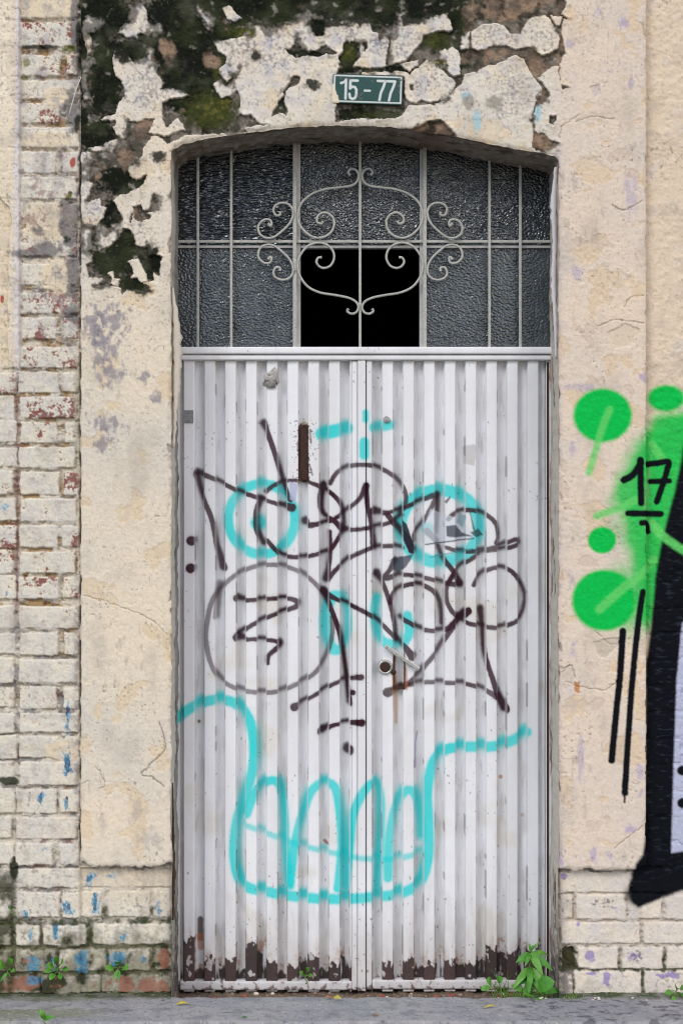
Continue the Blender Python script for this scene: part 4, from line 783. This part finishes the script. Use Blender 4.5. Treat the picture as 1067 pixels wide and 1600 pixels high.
    for pts, wd, c, a in (([(617, 1028), (615, 1050), (618, 1072)], 5, (112, 62, 34), .9), ([(632, 1028), (632, 1060), (631, 1072)], 3.5, (104, 58, 34), .9), ([(614, 1076), (624, 1074), (632, 1070)], 8, (62, 36, 26), .9), ([(616, 1055), (617, 1080), (619, 1130, .6)], 9, (188, 138, 84), .55), ([(633, 1046), (634, 1075)], 6, (160, 92, 48), .6), ([(474, 668), (475, 746)], 15, (54, 36, 32), .95), ([(484, 672), (486, 690)], 3, (90, 60, 56), .7), ([(484, 728), (488, 742)], 3, (80, 54, 50), .7), ([(466, 690), (465, 704)], 3, (80, 54, 50), .7), ([(475, 662), (474, 668)], 10, (176, 156, 124), .8), ([(588, 1044)], 10, (120, 80, 60), 0),
                          ([(652, 1145), (649, 1165), (649, 1200)], 2, (120, 100, 150), .8), ([(783, 1216)], 7, (186, 130, 80), .8), ([(310, 1129)], 5, (90, 60, 46), .9), ([(507, 1316), (511, 1320)], 5, (140, 84, 60), .8), ([(312, 1440), (312, 1470)], 9, (58, 40, 34), .85), ([(311, 1466), (313, 1484)], 10, (172, 104, 60), .7), ([(817, 1276)], 6, (180, 140, 100), .6)):
        idx, mk = stroke(uu, vv, pts, wd, 1.6); lay_i(col, idx, rgb(*c), mk * a)
    return np.clip(col, .004, .85), h
vgrid = np.concatenate([np.arange(563, 1440, 1.5), np.arange(1440, 1549.5, 1.0)])
def leaf(u0, u1, phase, name, lab):
    ug = np.arange(u0, u1 + .01, 1.08); U, V = np.meshgrid(ug, vgrid); u = U.ravel(); v = V.ravel()
    t = np.mod(u - phase, PITCH); sl = 2.2
    groove = ss(CREST, CREST + sl, t) * (1 - ss(PITCH - sl, PITCH, t))
    slope = np.maximum(np.exp(-((t - CREST - sl / 2) / 1.3) ** 2), np.exp(-((t - PITCH + sl / 2) / 1.3) ** 2))
    c, h = door_paint(u, v, groove, slope, np.exp(-((t - PITCH + .6) / 1.2) ** 2))
    dent = .0026 * fbm(u, v, 130, 2, 220) + .0009 * fbm(u, v, 34, 3, 221)
    y = yd + DEP * groove - h + dent
    y += (t > CREST - 2) * 0
    root = np_mesh(name, np.stack([dx(u), y, dz(v)], 1), grid_faces(len(vgrid), len(ug)), M_door, door, c); root['label'] = lab
    return root
leafL = leaf(280, 549.5, 287.2, 'door_leaf', 'left corrugated leaf with a ringed turquoise eye and a rusty slot')
leafR = leaf(581, 853, 597.5, 'door_leaf', 'right corrugated leaf with the lock, handle and torn poster')
def flat_part(name, parent, u0, u1, v0, v1, y0, y1, mat_paint=True, bev=.002):
    """flat steel section; front face carries the same paint and graffiti as the leaf"""
    ug = np.linspace(u0, u1, max(6, int((u1 - u0) / 1.1))); vg = np.linspace(v0, v1, max(6, int((v1 - v0) / 1.6)))
    U, V = np.meshgrid(ug, vg); u = U.ravel(); v = V.ravel()
    c, h = door_paint(u, v, np.zeros(u.size), np.zeros(u.size), 0.0, False)
    rb = ss(.25, .5, fbm(u, v, 9, 4, 230) + .45 * ss(1536, 1547, v) + .15 * ss(1500, 1548, v) - .2) * ss(1440, 1530, v); lay(c, rgb(86, 58, 50), rb * .8)
    ed = np.minimum.reduce([u - u0, u1 - u, v - v0, v1 - v]); yy = y0 - h + bev * np.exp(-(ed / 1.2) ** 2)
    border = (ed < 1e-6)
    front = np.stack([dx(u), yy, dz(v)], 1)
    faces = grid_faces(len(vg), len(ug)); nr, nc = len(vg), len(ug)
    ring = np.concatenate([np.arange(nc), np.arange(1, nr) * nc + nc - 1, (nr - 1) * nc + np.arange(nc - 2, -1, -1), np.arange(nr - 2, 0, -1) * nc])
    back = front[ring].copy(); back[:, 1] = y1; nb = len(front)
    m = len(ring); r2_ = np.arange(m)
    side = np.stack([ring, ring[(r2_ + 1) % m], nb + (r2_ + 1) % m, nb + r2_], 1)
    return np_mesh(name, np.concatenate([front, back]), np.concatenate([faces, side]), M_door, parent, np.concatenate([c, c[ring]]))
flat_part('stile', leafL, 549.5, 558.2, 564, 1547, yd - .004, yd + .03)
flat_part('stile', leafL, 558.8, 571.3, 562, 1548, yd - .009, yd + .03)
flat_part('stile', leafR, 572.7, 581, 562, 1546, yd - .004, yd + .03)
flat_part('bottom_rail', leafL, 282, 549, 1533, 1546.5, yd - .006, yd + .03)
flat_part('bottom_rail', leafR, 581.5, 853, 1531, 1545, yd - .006, yd + .03)
# head and side frame
flat_part('head_rail', door, 277, 862, 543, 554, yd - .022, yd + .04)
flat_part('head_rail', door, 276, 860, 555.2, 563, yd - .014, yd + .04)
fr = flat_part('frame_post', door, 271, 281, 562, 1549, yd + .016, yd + .06)
fr = flat_part('frame_post', door, 853.5, 862, 562, 1549, yd + .004, yd + .06)
bm = bmesh.new(); box(bm, dx(853.8), dx(857), yd + .0005, yd + .004, dz(1546), dz(566), .0006); bm_obj('weld_strip', bm, M_rust, door)
# fittings
bm = bmesh.new(); box(bm, dx(288), dx(302.5), yd - .003, yd, dz(661), dz(641), .0006)
for vv_ in (645, 657):
    r_ = bmesh.ops.create_cone(bm, cap_ends=True, segments=12, radius1=.004, radius2=.003, depth=.003); bmesh.ops.transform(bm, matrix=Matrix.Translation((dx(295), yd - .004, dz(vv_))) @ Matrix.Rotation(math.pi / 2, 4, 'X'), verts=r_['verts'])
bm_obj('hinge_plate', bm, M_zinc, leafL)
# old letter slot: rusted steel channel let into the groove
bm = bmesh.new(); box(bm, dx(468), dx(481.5), yd + .004, yd + .018, dz(748), dz(666), .002); slot = bm_obj('letter_slot', bm, M_rust, leafL)
bm = bmesh.new()
rr = random.Random(5); ring = []
for k in range(46):
    t = k / 46; a = 2 * math.pi * t; ring.append((475 + 9.5 * math.copysign(abs(math.cos(a)) ** .5, math.cos(a)) + rr.uniform(-1.2, 1.2), 707 + 45 * math.copysign(abs(math.sin(a)) ** .35, math.sin(a)) + rr.uniform(-2, 2)))
vs_o = [bm.verts.new((dx(a), yd + .0015, dz(b))) for a, b in ring]
vs_i = [bm.verts.new((dx(475 + (a - 475) * .70), yd + .001, dz(707 + (b - 707) * .93))) for a, b in ring]
for k in range(46): bm.faces.new((vs_o[k], vs_o[(k + 1) % 46], vs_i[(k + 1) % 46], vs_i[k]))
bm_obj('rust_lip', bm, M_rust, slot)
# lock cylinder
def lathe(bm, prof, cx, cy, cz, n=28):
    rings = [[bm.verts.new((cx + r * math.cos(2 * math.pi * k / n), cy + d, cz + r * math.sin(2 * math.pi * k / n))) for k in range(n)] for r, d in prof]
    for A, B in zip(rings[:-1], rings[1:]):
        for k in range(n): bm.faces.new((A[k], A[(k + 1) % n], B[(k + 1) % n], B[k]))
    bm.faces.new(rings[-1])
bm = bmesh.new(); lathe(bm, [(.0255, .012), (.0255, -.006), (.0235, -.010), (.019, -.011), (.0175, -.008)], dx(601.5), yd, dz(1042)); lk = bm_obj('lock', bm, M_steel, leafR, True)
bm = bmesh.new(); lathe(bm, [(.0165, -.0075), (.0165, -.011), (.013, -.013)], dx(601.5), yd, dz(1042)); box(bm, dx(600.8), dx(602.4), yd - .0138, yd - .0128, dz(1048), dz(1038)); bm_obj('key_cylinder', bm, M_rust, lk)
# tilted pull bar
bm = bmesh.new()
a_, b_ = Vector((dx(601), yd - .022, dz(1008))), Vector((dx(654), yd - .022, dz(1045)))
L_ = (b_ - a_).length; ang = math.atan2(b_.z - a_.z, b_.x - a_.x)
box(bm, -L_ / 2, L_ / 2, -.005, .005, -.007, .007, .0025)
bmesh.ops.transform(bm, matrix=Matrix.Translation((a_ + b_) / 2) @ Matrix.Rotation(-ang, 4, 'Y'), verts=bm.verts)
hd = bm_obj('handle', bm, M_steel, leafR)
bm = bmesh.new()
for t in (.12, .78):
    p = a_.lerp(b_, t); tube(bm, [(p.x, p.y + .003, p.z), (p.x, yd + .002, p.z)], .005, 10)
bm_obj('handle_post', bm, M_steel, hd)
bm = bmesh.new(); lathe(bm, [(.009, .004), (.0095, -.004), (.006, -.008)], dx(614.5), yd, dz(1050), 14); bm_obj('bolt', bm, M_rust, leafR, True)
# rusty cut-out behind the handle
bm = bmesh.new(); box(bm, dx(615), dx(616.6), yd - .0012, yd + .002, dz(1075), dz(1016)); box(bm, dx(631), dx(632.4), yd - .0012, yd + .002, dz(1074), dz(1016)); box(bm, dx(614.5), dx(632.4), yd - .0013, yd + .004, dz(1077), dz(1071)); bm_obj('rust_edge', bm, M_rust, leafR)
# torn paper
def paper(name, parent, ring, y, curl):
    bm = bmesh.new(); c0 = (sum(p[0] for p in ring) / len(ring), sum(p[1] for p in ring) / len(ring))
    cv = bm.verts.new((dx(c0[0]), y, dz(c0[1]))); vs = []
    for k, (a, b) in enumerate(ring): vs.append(bm.verts.new((dx(a), y - curl * (0.3 + .7 * ((k * 7) % 5) / 4), dz(b))))
    for k in range(len(vs)): bm.faces.new((cv, vs[k], vs[(k + 1) % len(vs)]))
    o = bm_obj(name, bm, M_paper, parent, True); md = o.modifiers.new('t', 'SOLIDIFY'); md.thickness = .0006; return o
paper('torn_sticker', leafL, [(412, 586), (418, 583), (425, 578), (430, 573), (433, 580), (437, 598), (434, 602), (432, 594), (430, 606), (420, 606), (411, 603), (410, 598), (413, 597)], yd - .002, .006)
paper('torn_sticker', leafR, [(598, 654), (603, 650), (609, 653), (608, 660), (601, 661)], yd - .002, .004)

# ================================================================== THE WINDOW ABOVE
yw = yd
win = thing('transom_window', 'arched window with grey scrolled iron grille and hammered glass, one pane missing', 'window', (dx(568), yw, dz(543)))
def iron_bar(name, parent, u0, u1, v0, v1, y0, y1, mat=M_iron, bev=.0012):
    bm = bmesh.new(); s = S * D / (D + y0); X = lambda u: (u - UC) / s; Z = lambda v: CZ - (v - VC) / s
    box(bm, X(u0), X(u1), y0, y1, Z(v1), Z(v0), bev); return bm_obj(name, bm, mat, parent)
# fixed frame behind the grille
for u0, u1 in ((463, 469.5), (655.5, 661)): iron_bar('mullion', win, u0, u1, 190, 543, yw + .012, yw + .045, M_frame)
iron_bar('transom_bar', win, 272, 462.8, 383.2, 387.2, yw + .012, yw + .045, M_frame); iron_bar('transom_bar', win, 470, 655, 383.2, 387.2, yw + .013, yw + .045, M_frame); iron_bar('transom_bar', win, 661.5, 864, 383.2, 387.2, yw + .012, yw + .045, M_frame)
# panes of hammered glass
def glass_mat(name, kind):
    m, n, b = new_mat(name); L = n.links.new
    tc = N(n, 'ShaderNodeTexCoord'); mp = N(n, 'ShaderNodeMapping'); L(tc.outputs['Object'], mp.inputs['Vector'])
    b.inputs['Roughness'].default_value = 0.06; b.inputs['IOR'].default_value = 1.75
    vo = N(n, 'ShaderNodeTexNoise'); vo.inputs['Scale'].default_value = 1.0; vo.inputs['Detail'].default_value = 0.6
    if kind == 'streak': mp.inputs['Rotation'].default_value = (0, math.radians(-20), 0); mp.inputs['Scale'].default_value = (38, 38, 125)
    else: mp.inputs['Rotation'].default_value = (0, math.radians(-30), 0); mp.inputs['Scale'].default_value = (118, 118, 150)
    L(mp.outputs[0], vo.inputs['Vector'])
    bp = N(n, 'ShaderNodeBump'); bp.inputs['Strength'].default_value = 1.0; bp.inputs['Distance'].default_value = {'streak': .0105, 'hammer': .0054, 'dusty': .0033}[kind]
    L(vo.outputs['Fac'], bp.inputs['Height']); L(bp.outputs[0], b.inputs['Normal'])
    nz = N(n, 'ShaderNodeTexNoise'); nz.inputs['Scale'].default_value = 14; nz.inputs['Detail'].default_value = 6; L(tc.outputs['Object'], nz.inputs['Vector'])
    r = N(n, 'ShaderNodeValToRGB'); r.color_ramp.elements[0].position = .35; r.color_ramp.elements[1].position = .8
    r.color_ramp.elements[0].color = (.006, .008, .011, 1) if kind != 'dusty' else (.016, .020, .024, 1); r.color_ramp.elements[1].color = (.030, .035, .040, 1) if kind != 'dusty' else (.055, .064, .070, 1)
    L(nz.outputs['Fac'], r.inputs[0]); L(r.outputs[0], b.inputs['Base Color'])
    return m
G_st, G_ha, G_du = glass_mat('streaky_glass', 'streak'), glass_mat('hammered_glass', 'hammer'), glass_mat('dusty_glass', 'dusty')
for nm, u0, u1, v0, v1, m, lb in (('pane', 272, 462.6, 190, 383, G_st, 'upper left pane of streaky rippled glass'), ('pane', 470, 655, 190, 383, G_ha, None), ('pane', 661.5, 866, 190, 383, G_ha, None), ('pane', 272, 462.6, 387.5, 543, G_du, None), ('pane', 661.5, 866, 387.5, 543, G_du, None)):
    o = iron_bar(nm, win, u0, u1, v0, v1, yw + .024, yw + .029, m, .0005)
    if lb: o['label'] = lb
# grille
for u in (309.5, 361.5, 562.5, 764.5, 812.5): iron_bar('grille_bar', win, u - 2.05, u + 2.05, 190, 543, yw - .010, yw - .001)
for u in (460.5, 663.5): iron_bar('grille_bar', win, u - 2.9, u + 2.9, 190, 543, yw - .010, yw - .001)
iron_bar('crossbar', win, 270, 866, 375, 379.2, yw - .001, yw + .008)
def scroll(pts, mirror=False, flip=False):
    q = tr(380, 240, 2.884, pts)
    if mirror: q = [(2 * 562.8 - a, b) for a, b in q]
    if flip: q = [(a, 2 * 377.2 - b) for a, b in q]
    P = catmull(q, 6); bm = bmesh.new(); y = yw - .012
    n = len(P); rad = [.0042] * n; rad[0] = rad[1] = rad[2] = .0052; rad[-1] = rad[-2] = rad[-3] = .0052
    s = S * D / (D + y)
    tube(bm, [((p[0] - UC) / s, y, CZ - (p[1] - VC) / s) for p in P], rad, 8)
    bm_obj('scroll', bm, M_iron, win, True)
UPC = [(482, 98), (472, 86), (484, 70), (506, 74), (519, 96), (512, 126), (485, 145), (430, 153), (370, 161), (310, 182), (264, 222), (247, 275), (256, 322), (288, 360), (330, 380), (372, 372), (402, 345), (410, 305), (393, 276), (362, 266), (336, 283), (333, 308), (352, 316), (360, 304)]
LOC = [(354, 468), (338, 470), (330, 488), (342, 508), (366, 516), (395, 503), (410, 468), (400, 432), (370, 408), (330, 402), (285, 422), (254, 465), (246, 510), (258, 556), (292, 600), (345, 626), (410, 637), (470, 649), (505, 666), (519, 690), (510, 714), (488, 722), (469, 711), (474, 699)]
SID = [(112, 314), (124, 326), (128, 312), (118, 298), (92, 300), (69, 325), (74, 360), (100, 379), (134, 378), (170, 354), (207, 317), (224, 280), (222, 250), (205, 229), (175, 222), (145, 234), (137, 258), (148, 278), (166, 276), (166, 262)]
for mir in (False, True):
    scroll(UPC, mir); scroll(LOC, mir); scroll(SID, mir); scroll(SID, mir, True)

# ================================================================== NUMBER PLATE
PW, PH = 109.0, 45.5
plate_loc = Vector((px(574.2), -.006, pz(140.6)))
gx = np.arange(0, PW + .01, .5); gy = np.arange(0, PH + .01, .5); U, V = np.meshgrid(gx, gy); u = U.ravel(); v = V.ravel()
pcol = np.empty((u.size, 3), np.float32); pcol[:] = rgb(6, 66, 58)
n1 = fbm(u, v, 14, 4, 300); n2 = fbm(u, v, 4, 3, 301); lay(pcol, rgb(4, 50, 46), ss(-.2, .5, n1) * .6)
ed = np.minimum.reduce([u, PW - u, v, PH - v]); rim = ss(1.2, 1.9, ed) * (1 - ss(3.6, 4.3, ed))
WH = rgb(206, 210, 206); lay(pcol, WH, rim * .95)
gl = np.zeros(u.size); hh = np.zeros(u.size) + .0006 * rim
def gp(*p): return tr(-20.0, -16.0, 6.67, p)      # traced from the plate, plate corner at its origin
DIG = [  # strokes in plate pixels
 [(13.0, 14.5), (18.5, 12.5), (20.5, 9.0), (20.5, 38.5)],
 [(38.5, 10.0), (27.5, 10.0), (27.2, 22.5), (30.5, 19.6), (34.5, 20.2), (37.0, 24.0), (37.0, 32.5), (35.2, 37.2), (31.0, 38.8), (27.4, 36.6), (26.4, 31.0)],
 [(50.0, 25.2), (58.0, 25.2)],
 [(70.0, 9.3), (81.5, 9.3), (79.5, 17.0), (75.2, 28.0), (73.4, 39.0)], [(85.0, 9.3), (96.8, 9.3), (94.8, 17.0), (90.4, 28.0), (88.4, 39.0)]]
for k, d in enumerate(DIG):
    idx, m = stroke(u, v, d, 3.9 if k != 2 else 3.4, .55, False); gl[idx] = np.maximum(gl[idx], m)
lay(pcol, WH, gl * .96); hh += .0005 * gl
lay(pcol, rgb(120, 116, 104), ss(.38, .55, n1 + .5 * n2) * .35)
idx, sd = poly_sd(u + 1.2 * n2, v + 1.2 * n1, [(-3, 16), (3.2, 17), (4.5, 26), (8.5, 34), (10.5, 41), (9, 50), (-3, 50)]); m = 1 - ss(-.8, .8, sd); lay_i(pcol, idx, rgb(222, 206, 178), m); hh[idx] += .0012 * m
hh += .004 * np.sin(np.pi * u / PW) * np.sin(np.pi * v / PH) * .4
r0 = 3.0; cx_ = np.maximum(np.maximum(r0 - u, u - (PW - r0)), 0); cy_ = np.maximum(np.maximum(r0 - v, v - (PH - r0)), 0); out = np.hypot(cx_, cy_) - r0
sc_ = np.where((out > 0) & (cx_ > 0) & (cy_ > 0), r0 / np.maximum(np.hypot(cx_, cy_), 1e-6), 1)
uu_ = np.where(u < r0, r0 - cx_ * sc_, np.where(u > PW - r0, PW - r0 + cx_ * sc_, u)); vv_ = np.where(v < r0, r0 - cy_ * sc_, np.where(v > PH - r0, PH - r0 + cy_ * sc_, v))
lx = (uu_ - PW / 2) / S; lz = -(vv_ - PH / 2) / S; ang = math.radians(-1.9)
fx = lx * math.cos(ang) - lz * math.sin(ang); fz = lx * math.sin(ang) + lz * math.cos(ang)
front = np.stack([fx + plate_loc.x, plate_loc.y - .002 - hh, fz + plate_loc.z], 1)
nr, nc = len(gy), len(gx)
ring = np.concatenate([np.arange(nc), np.arange(1, nr) * nc + nc - 1, (nr - 1) * nc + np.arange(nc - 2, -1, -1), np.arange(nr - 2, 0, -1) * nc])
back = front[ring].copy(); back[:, 1] = plate_loc.y + .003; m = len(ring); q = np.arange(m)
side = np.stack([ring, ring[(q + 1) % m], len(front) + (q + 1) % m, len(front) + q], 1)
npl = thing('house_number_plate', 'small green enamel plate reading 15 - 77 above the doorway', 'number plate', plate_loc)
np_mesh('plate', np.concatenate([front, back]), np.concatenate([grid_faces(nr, nc), side]), M_plate, npl, np.concatenate([pcol, pcol[ring] * .6]))
bm = bmesh.new()
for sx_, sz_ in ((.107, .034),):
    lathe(bm, [(.003, .001), (.003, -.001), (.0015, -.002)], plate_loc.x + sx_ * math.cos(ang) - sz_ * math.sin(ang), plate_loc.y - .0025, plate_loc.z + sx_ * math.sin(ang) + sz_ * math.cos(ang), 10)
bm_obj('screw', bm, M_zinc, npl, True)

# ================================================================== WEEDS, LITTER
rnd = random.Random(21)
def leaf_mesh(bm, base, direction, normal, length, width, droop=.25, fold=.18, n=9, rounded=False):
    d = Vector(direction).normalized(); nn = Vector(normal).normalized(); s = d.cross(nn).normalized(); nn = s.cross(d).normalized(); base = Vector(base); rows = []
    for i in range(n + 1):
        t = i / n
        wd = width * .5 * (math.sin(math.pi * t ** .85) ** .9 if not rounded else math.sin(math.pi * min(1, .08 + t * .92)) ** .55)
        wd = max(wd, .0004)
        c = base + d * (length * t) - Vector((0, 0, 1)) * (droop * length * t * t) + nn * (.1 * length * math.sin(math.pi * t))
        wv_ = .06 * wd * math.sin(t * 17)
        rows.append([bm.verts.new(c - s * wd + nn * (fold * wd + wv_)), bm.verts.new(c - s * wd * .5 + nn * fold * wd * .35), bm.verts.new(c), bm.verts.new(c + s * wd * .5 + nn * fold * wd * .35), bm.verts.new(c + s * wd + nn * (fold * wd - wv_))])
    for A, B in zip(rows[:-1], rows[1:]):
        for k in range(4): bm.faces.new((A[k], A[k + 1], B[k + 1], B[k]))
def weed(label, u, v, y, leaves, stem_h, group=None, name='leafy_weed', mats=None, stem_r=.0022):
    """leaves: (height fraction, du px, dv px, width px, y lean, rounded)"""
    s = S * D / (D + y); x0 = (u - UC) / s; z0 = CZ - (v - VC) / s
    t = thing(name, label, 'weed', (x0, y, z0), group)
    bm = bmesh.new(); pts = [(x0 + .004 * math.sin(k * 1.3), y + .003 * math.cos(k), z0 - .012 + (stem_h / s + .012) * k / 6) for k in range(7)]
    tube(bm, pts, [stem_r * (1 - .08 * k) for k in range(7)], 7); bm_obj('stem', bm, M_stem, t, True)
    for i, (hf, du, dv, wd, ly, rd) in enumerate(leaves):
        bm = bmesh.new(); b = Vector((x0, y, z0 + stem_h / s * hf)); dr = Vector((du / s, ly, -dv / s)); L_ = dr.length
        if rd:                                       # a round blade on its own stalk
            e = b + dr * .55; tube(bm, [b, b + dr * .3 + Vector((0, 0, .004)), e], .0012, 5); leaf_mesh(bm, e, dr + Vector((0, -.008, 0)), Vector((0, -.75, .65)), L_ * .6 + wd / s * .45, wd / s, .12, .12, 9, True)
        else: leaf_mesh(bm, b, dr, Vector((.2 * math.copysign(1, du) * -1, -.75, .62)), L_, wd / s, .22, .22)
        bm_obj('leaf', bm, (mats or [M_leaf, M_leaf2])[i % 2], t, True)
    return t
weed('tall bright green weed with long pointed leaves at the right foot of the door', 828, 1556, .035,
     [(.66, -30, 20, 11, -.04, False), (.70, -7, 30, 10, -.06, False), (.66, 24, 26, 12, -.05, False), (.97, -24, 6, 10, -.02, False), (.97, 17, 20, 12, -.05, False), (.94, 34, 14, 12, -.02, False), (.96, 30, -2, 9, .02, False), (1.0, 10, -12, 5, .02, False), (1.0, -3, -20, 5, 0, False), (1.0, 9, -17, 4, -.01, False), (1.0, 16, -20, 4, .01, False), (.85, 18, 0, 8, .04, False), (.82, -18, 8, 8, .04, False), (.45, -22, 6, 13, -.02, False), (.4, 26, -8, 10, .02, False), (.99, -11, 11, 7, -.04, False), (.5, 14, 16, 9, -.05, False), (.45, -14, 18, 9, -.05, False), (.3, 20, 10, 10, -.03, False)], 68, stem_r=.0028)
weed('low round-leaved weed spreading in front of the tall weed', 826, 1558, -.005,
     [(.3, -5, -8, 24, -.035, True), (.6, 26, -22, 25, -.03, True), (.2, 14, 6, 16, -.03, True), (.3, 38, -6, 12, .02, True), (.4, -18, -10, 13, .02, True)], 8, name='round_leaved_weed')
weed('two-leaved seedling left of the weeds at the right door foot', 772, 1546, .02, [(.5, -10, -12, 16, -.02, True), (.8, 9, -12, 11, -.01, True), (.4, -14, 2, 10, .01, True)], 8, name='seedling')
weed('light green sprout on the bricks at the left picture edge', 14, 1522, -.001, [(.6, -10, -12, 14, -.02, True), (.9, 6, -14, 12, -.01, True), (.5, 10, -4, 8, -.02, True), (.3, -12, 10, 5, -.01, False)], 10, name='sprout')
weed('bushy yellow-green sprout on the mossy bricks left of the door', 92, 1522, -.001, [(.6, -12, -8, 12, -.02, True), (.9, -3, -14, 12, -.02, True), (.8, 9, -12, 12, -.03, True), (.5, 14, -4, 9, -.02, True), (.3, -8, 4, 10, -.03, True), (.3, 6, 4, 8, -.03, True), (.5, -16, 0, 8, -.01, True)], 14, name='sprout')
weed('flat sprout on the lowest bricks nearest the left door jamb', 186, 1518, -.001, [(.6, -14, -4, 11, -.02, True), (.9, 0, -10, 12, -.02, True), (.6, 14, -6, 12, -.03, True), (.3, 2, 12, 7, -.02, False), (.4, -8, 10, 6, -.02, False)], 8, name='sprout')
weed('lone two-leaved sprout growing from the pavement at bottom left', 70, 1597, -.27, [(.5, -8, -22, 9, 0, False), (.4, 18, -12, 9, -.01, False), (.7, -3, -10, 6, -.01, False)], 7, name='sprout')
weed('small green sprout at the foot of the wall at the right picture edge', 1056, 1554, -.004, [(.6, -16, -2, 9, -.02, True), (.9, -4, -10, 10, -.02, True), (.8, 9, -8, 10, -.02, True), (.4, 14, 2, 9, -.02, True), (.3, -8, 5, 8, -.03, True)], 8, name='sprout')
weed('tiny bright sprout by the rusty foot of the left door leaf', 478, 1532, yd - .012, [(.6, -8, -8, 8, -.01, True), (.9, 4, -12, 8, -.01, True), (.6, 8, -4, 7, -.01, True)], 10, name='sprout')
weed('tiny sprout between mossy bricks at far left by the dark joint', 19, 1424, -.0, [(.6, -3, -5, 7, -.01, True), (.8, 4, -3, 5, -.01, True)], 4, name='sprout')

def tuft(label, u, v, y, n, spread, hmin, hmax, seed, name='grass_tuft'):
    r = random.Random(seed); s = S * D / (D + y); x0 = (u - UC) / s; z0 = CZ - (v - VC) / s
    bm = bmesh.new()
    for k in range(n):
        bx = x0 + max(-1.2, min(1.2, r.gauss(0, .5))) * spread / s; by = y + r.uniform(-.02, .02); hgt = r.uniform(hmin, hmax) / s; ln = r.uniform(-.5, .5) * hgt; lf = r.uniform(-.5, .2) * hgt; wd = r.uniform(.0007, .0016)
        rows = []
        for i in range(5):
            t = i / 4; c = Vector((bx + ln * t * t, by + lf * t * t, z0 - .006 + hgt * t * (1 - .25 * t))); q = wd * (1 - t * .9)
            rows.append((bm.verts.new(c - Vector((q, 0, 0))), bm.verts.new(c + Vector((q, 0, 0)))))
        for A, B in zip(rows[:-1], rows[1:]): bm.faces.new((A[0], A[1], B[1], B[0]))
    o = bm_obj(name, bm, M_grass); return tag(o, label, 'grass')
tuft('dense tuft of short grass around the tall weed', 826, 1560, .015, 150, 46, 10, 36, 1)
tuft('sparse upright grass left of the tall weed', 792, 1556, .02, 16, 16, 22, 60, 2)
tuft('low fringe of grass where the left bricks meet the pavement', 130, 1560, -.004, 70, 34, 4, 12, 3)
tuft('thin grass at the right pilaster foot', 890, 1558, -.004, 46, 20, 4, 16, 4)
tuft('grass fringe below the right-edge sprout', 1052, 1558, -.006, 70, 22, 4, 12, 5)

def litter(label, u, y, mat, length, width, rot, name='fallen_leaf', cat='leaf', z=.004):
    x = px(u, y); bm = bmesh.new()
    leaf_mesh(bm, (0, 0, 0), (math.cos(rot), math.sin(rot), .12), (.1, -.25, 1), length, width, .1, .35)
    o = bm_obj(name, bm, mat, None, True); o.location = (x, y, z); md = o.modifiers.new('t', 'SOLIDIFY'); md.thickness = .0006
    return tag(o, label, cat)
litter('yellow pointed leaf lying on the pavement below the left door jamb', 275, -.095, M_dry, .042, .014, .1)
litter('yellow curled leaf on the pavement under the gap between the door leaves', 520, -.045, M_dry, .030, .022, -.3, z=.008)
litter('brown curled leaf touching the yellow one under the door gap', 508, -.04, M_brown, .026, .016, .5, z=.007)
litter('small pale green leaf lying on the pavement before the right door leaf', 755, -.13, M_dry, .05, .008, .35)
litter('tiny dark green leaf near the pavement edge below the left leaf', 378, -.22, M_leaf2, .018, .008, .1)
litter('small pink-brown petal near the pavement edge below the door middle', 582, -.2, M_brown, .018, .010, 0)

def pebble(u, y, r, lab, sq=.6, mat=M_stone, z=None, name='rubble_piece', grp='crumbs of brick and plaster before the door'):
    bm = bmesh.new(); bmesh.ops.create_icosphere(bm, subdivisions=2, radius=r); rr = random.Random(int(u * 10))
    for v in bm.verts: v.co *= rr.uniform(.78, 1.15); v.co.z *= sq
    o = bm_obj(name, bm, mat); o.location = (px(u, y), y, z if z is not None else -.035 + r * .3); o.rotation_euler = (0, 0, rr.uniform(0, 6)); return tag(o, lab, 'rubble', grp)
M_brk = noisy('brick_crumb', (128, 70, 58), (160, 100, 82), 90, .95, 0, .001); M_plc = noisy('plaster_crumb', (200, 190, 176), (226, 218, 208), 90, .95, 0, .001)
for k in range(46):
    u = rnd.uniform(300, 800); y = rnd.uniform(.03, .14)
    t = k % 3
    pebble(u, y, rnd.uniform(.004, .010) if t else rnd.uniform(.006, .014), ('small brick-red crumb in the gap under the door', 'small brown stone crumb in the gap under the door', 'small pale plaster crumb in the gap under the door')[t],
           .55, (M_brk, M_stone, M_plc)[t], None, 'rubble_piece', ('brick crumbs under the door', 'stone crumbs under the door', 'plaster crumbs under the door')[t])
for k in range(9):
    pebble(rnd.choice((848, 856, 880, 905, 930, 985, 1005)) + rnd.uniform(-6, 6), rnd.uniform(-.05, -.015), rnd.uniform(.003, .006), 'tiny white paint chip on the pavement at the right wall foot', .5, M_plc, .003, 'paint_chip', 'paint chips on the pavement')
bm = bmesh.new(); tube(bm, [(px(107), -.002, pz(188)), (px(113), -.008, pz(166)), (px(121), -.012, pz(140)), (px(128), -.008, pz(121))], [.0016, .0018, .0018, .0012], 6)
tag(bm_obj('dry_straw', bm, M_straw, None, True), 'pale dry straw stuck slanting across the seam at top left', 'straw')
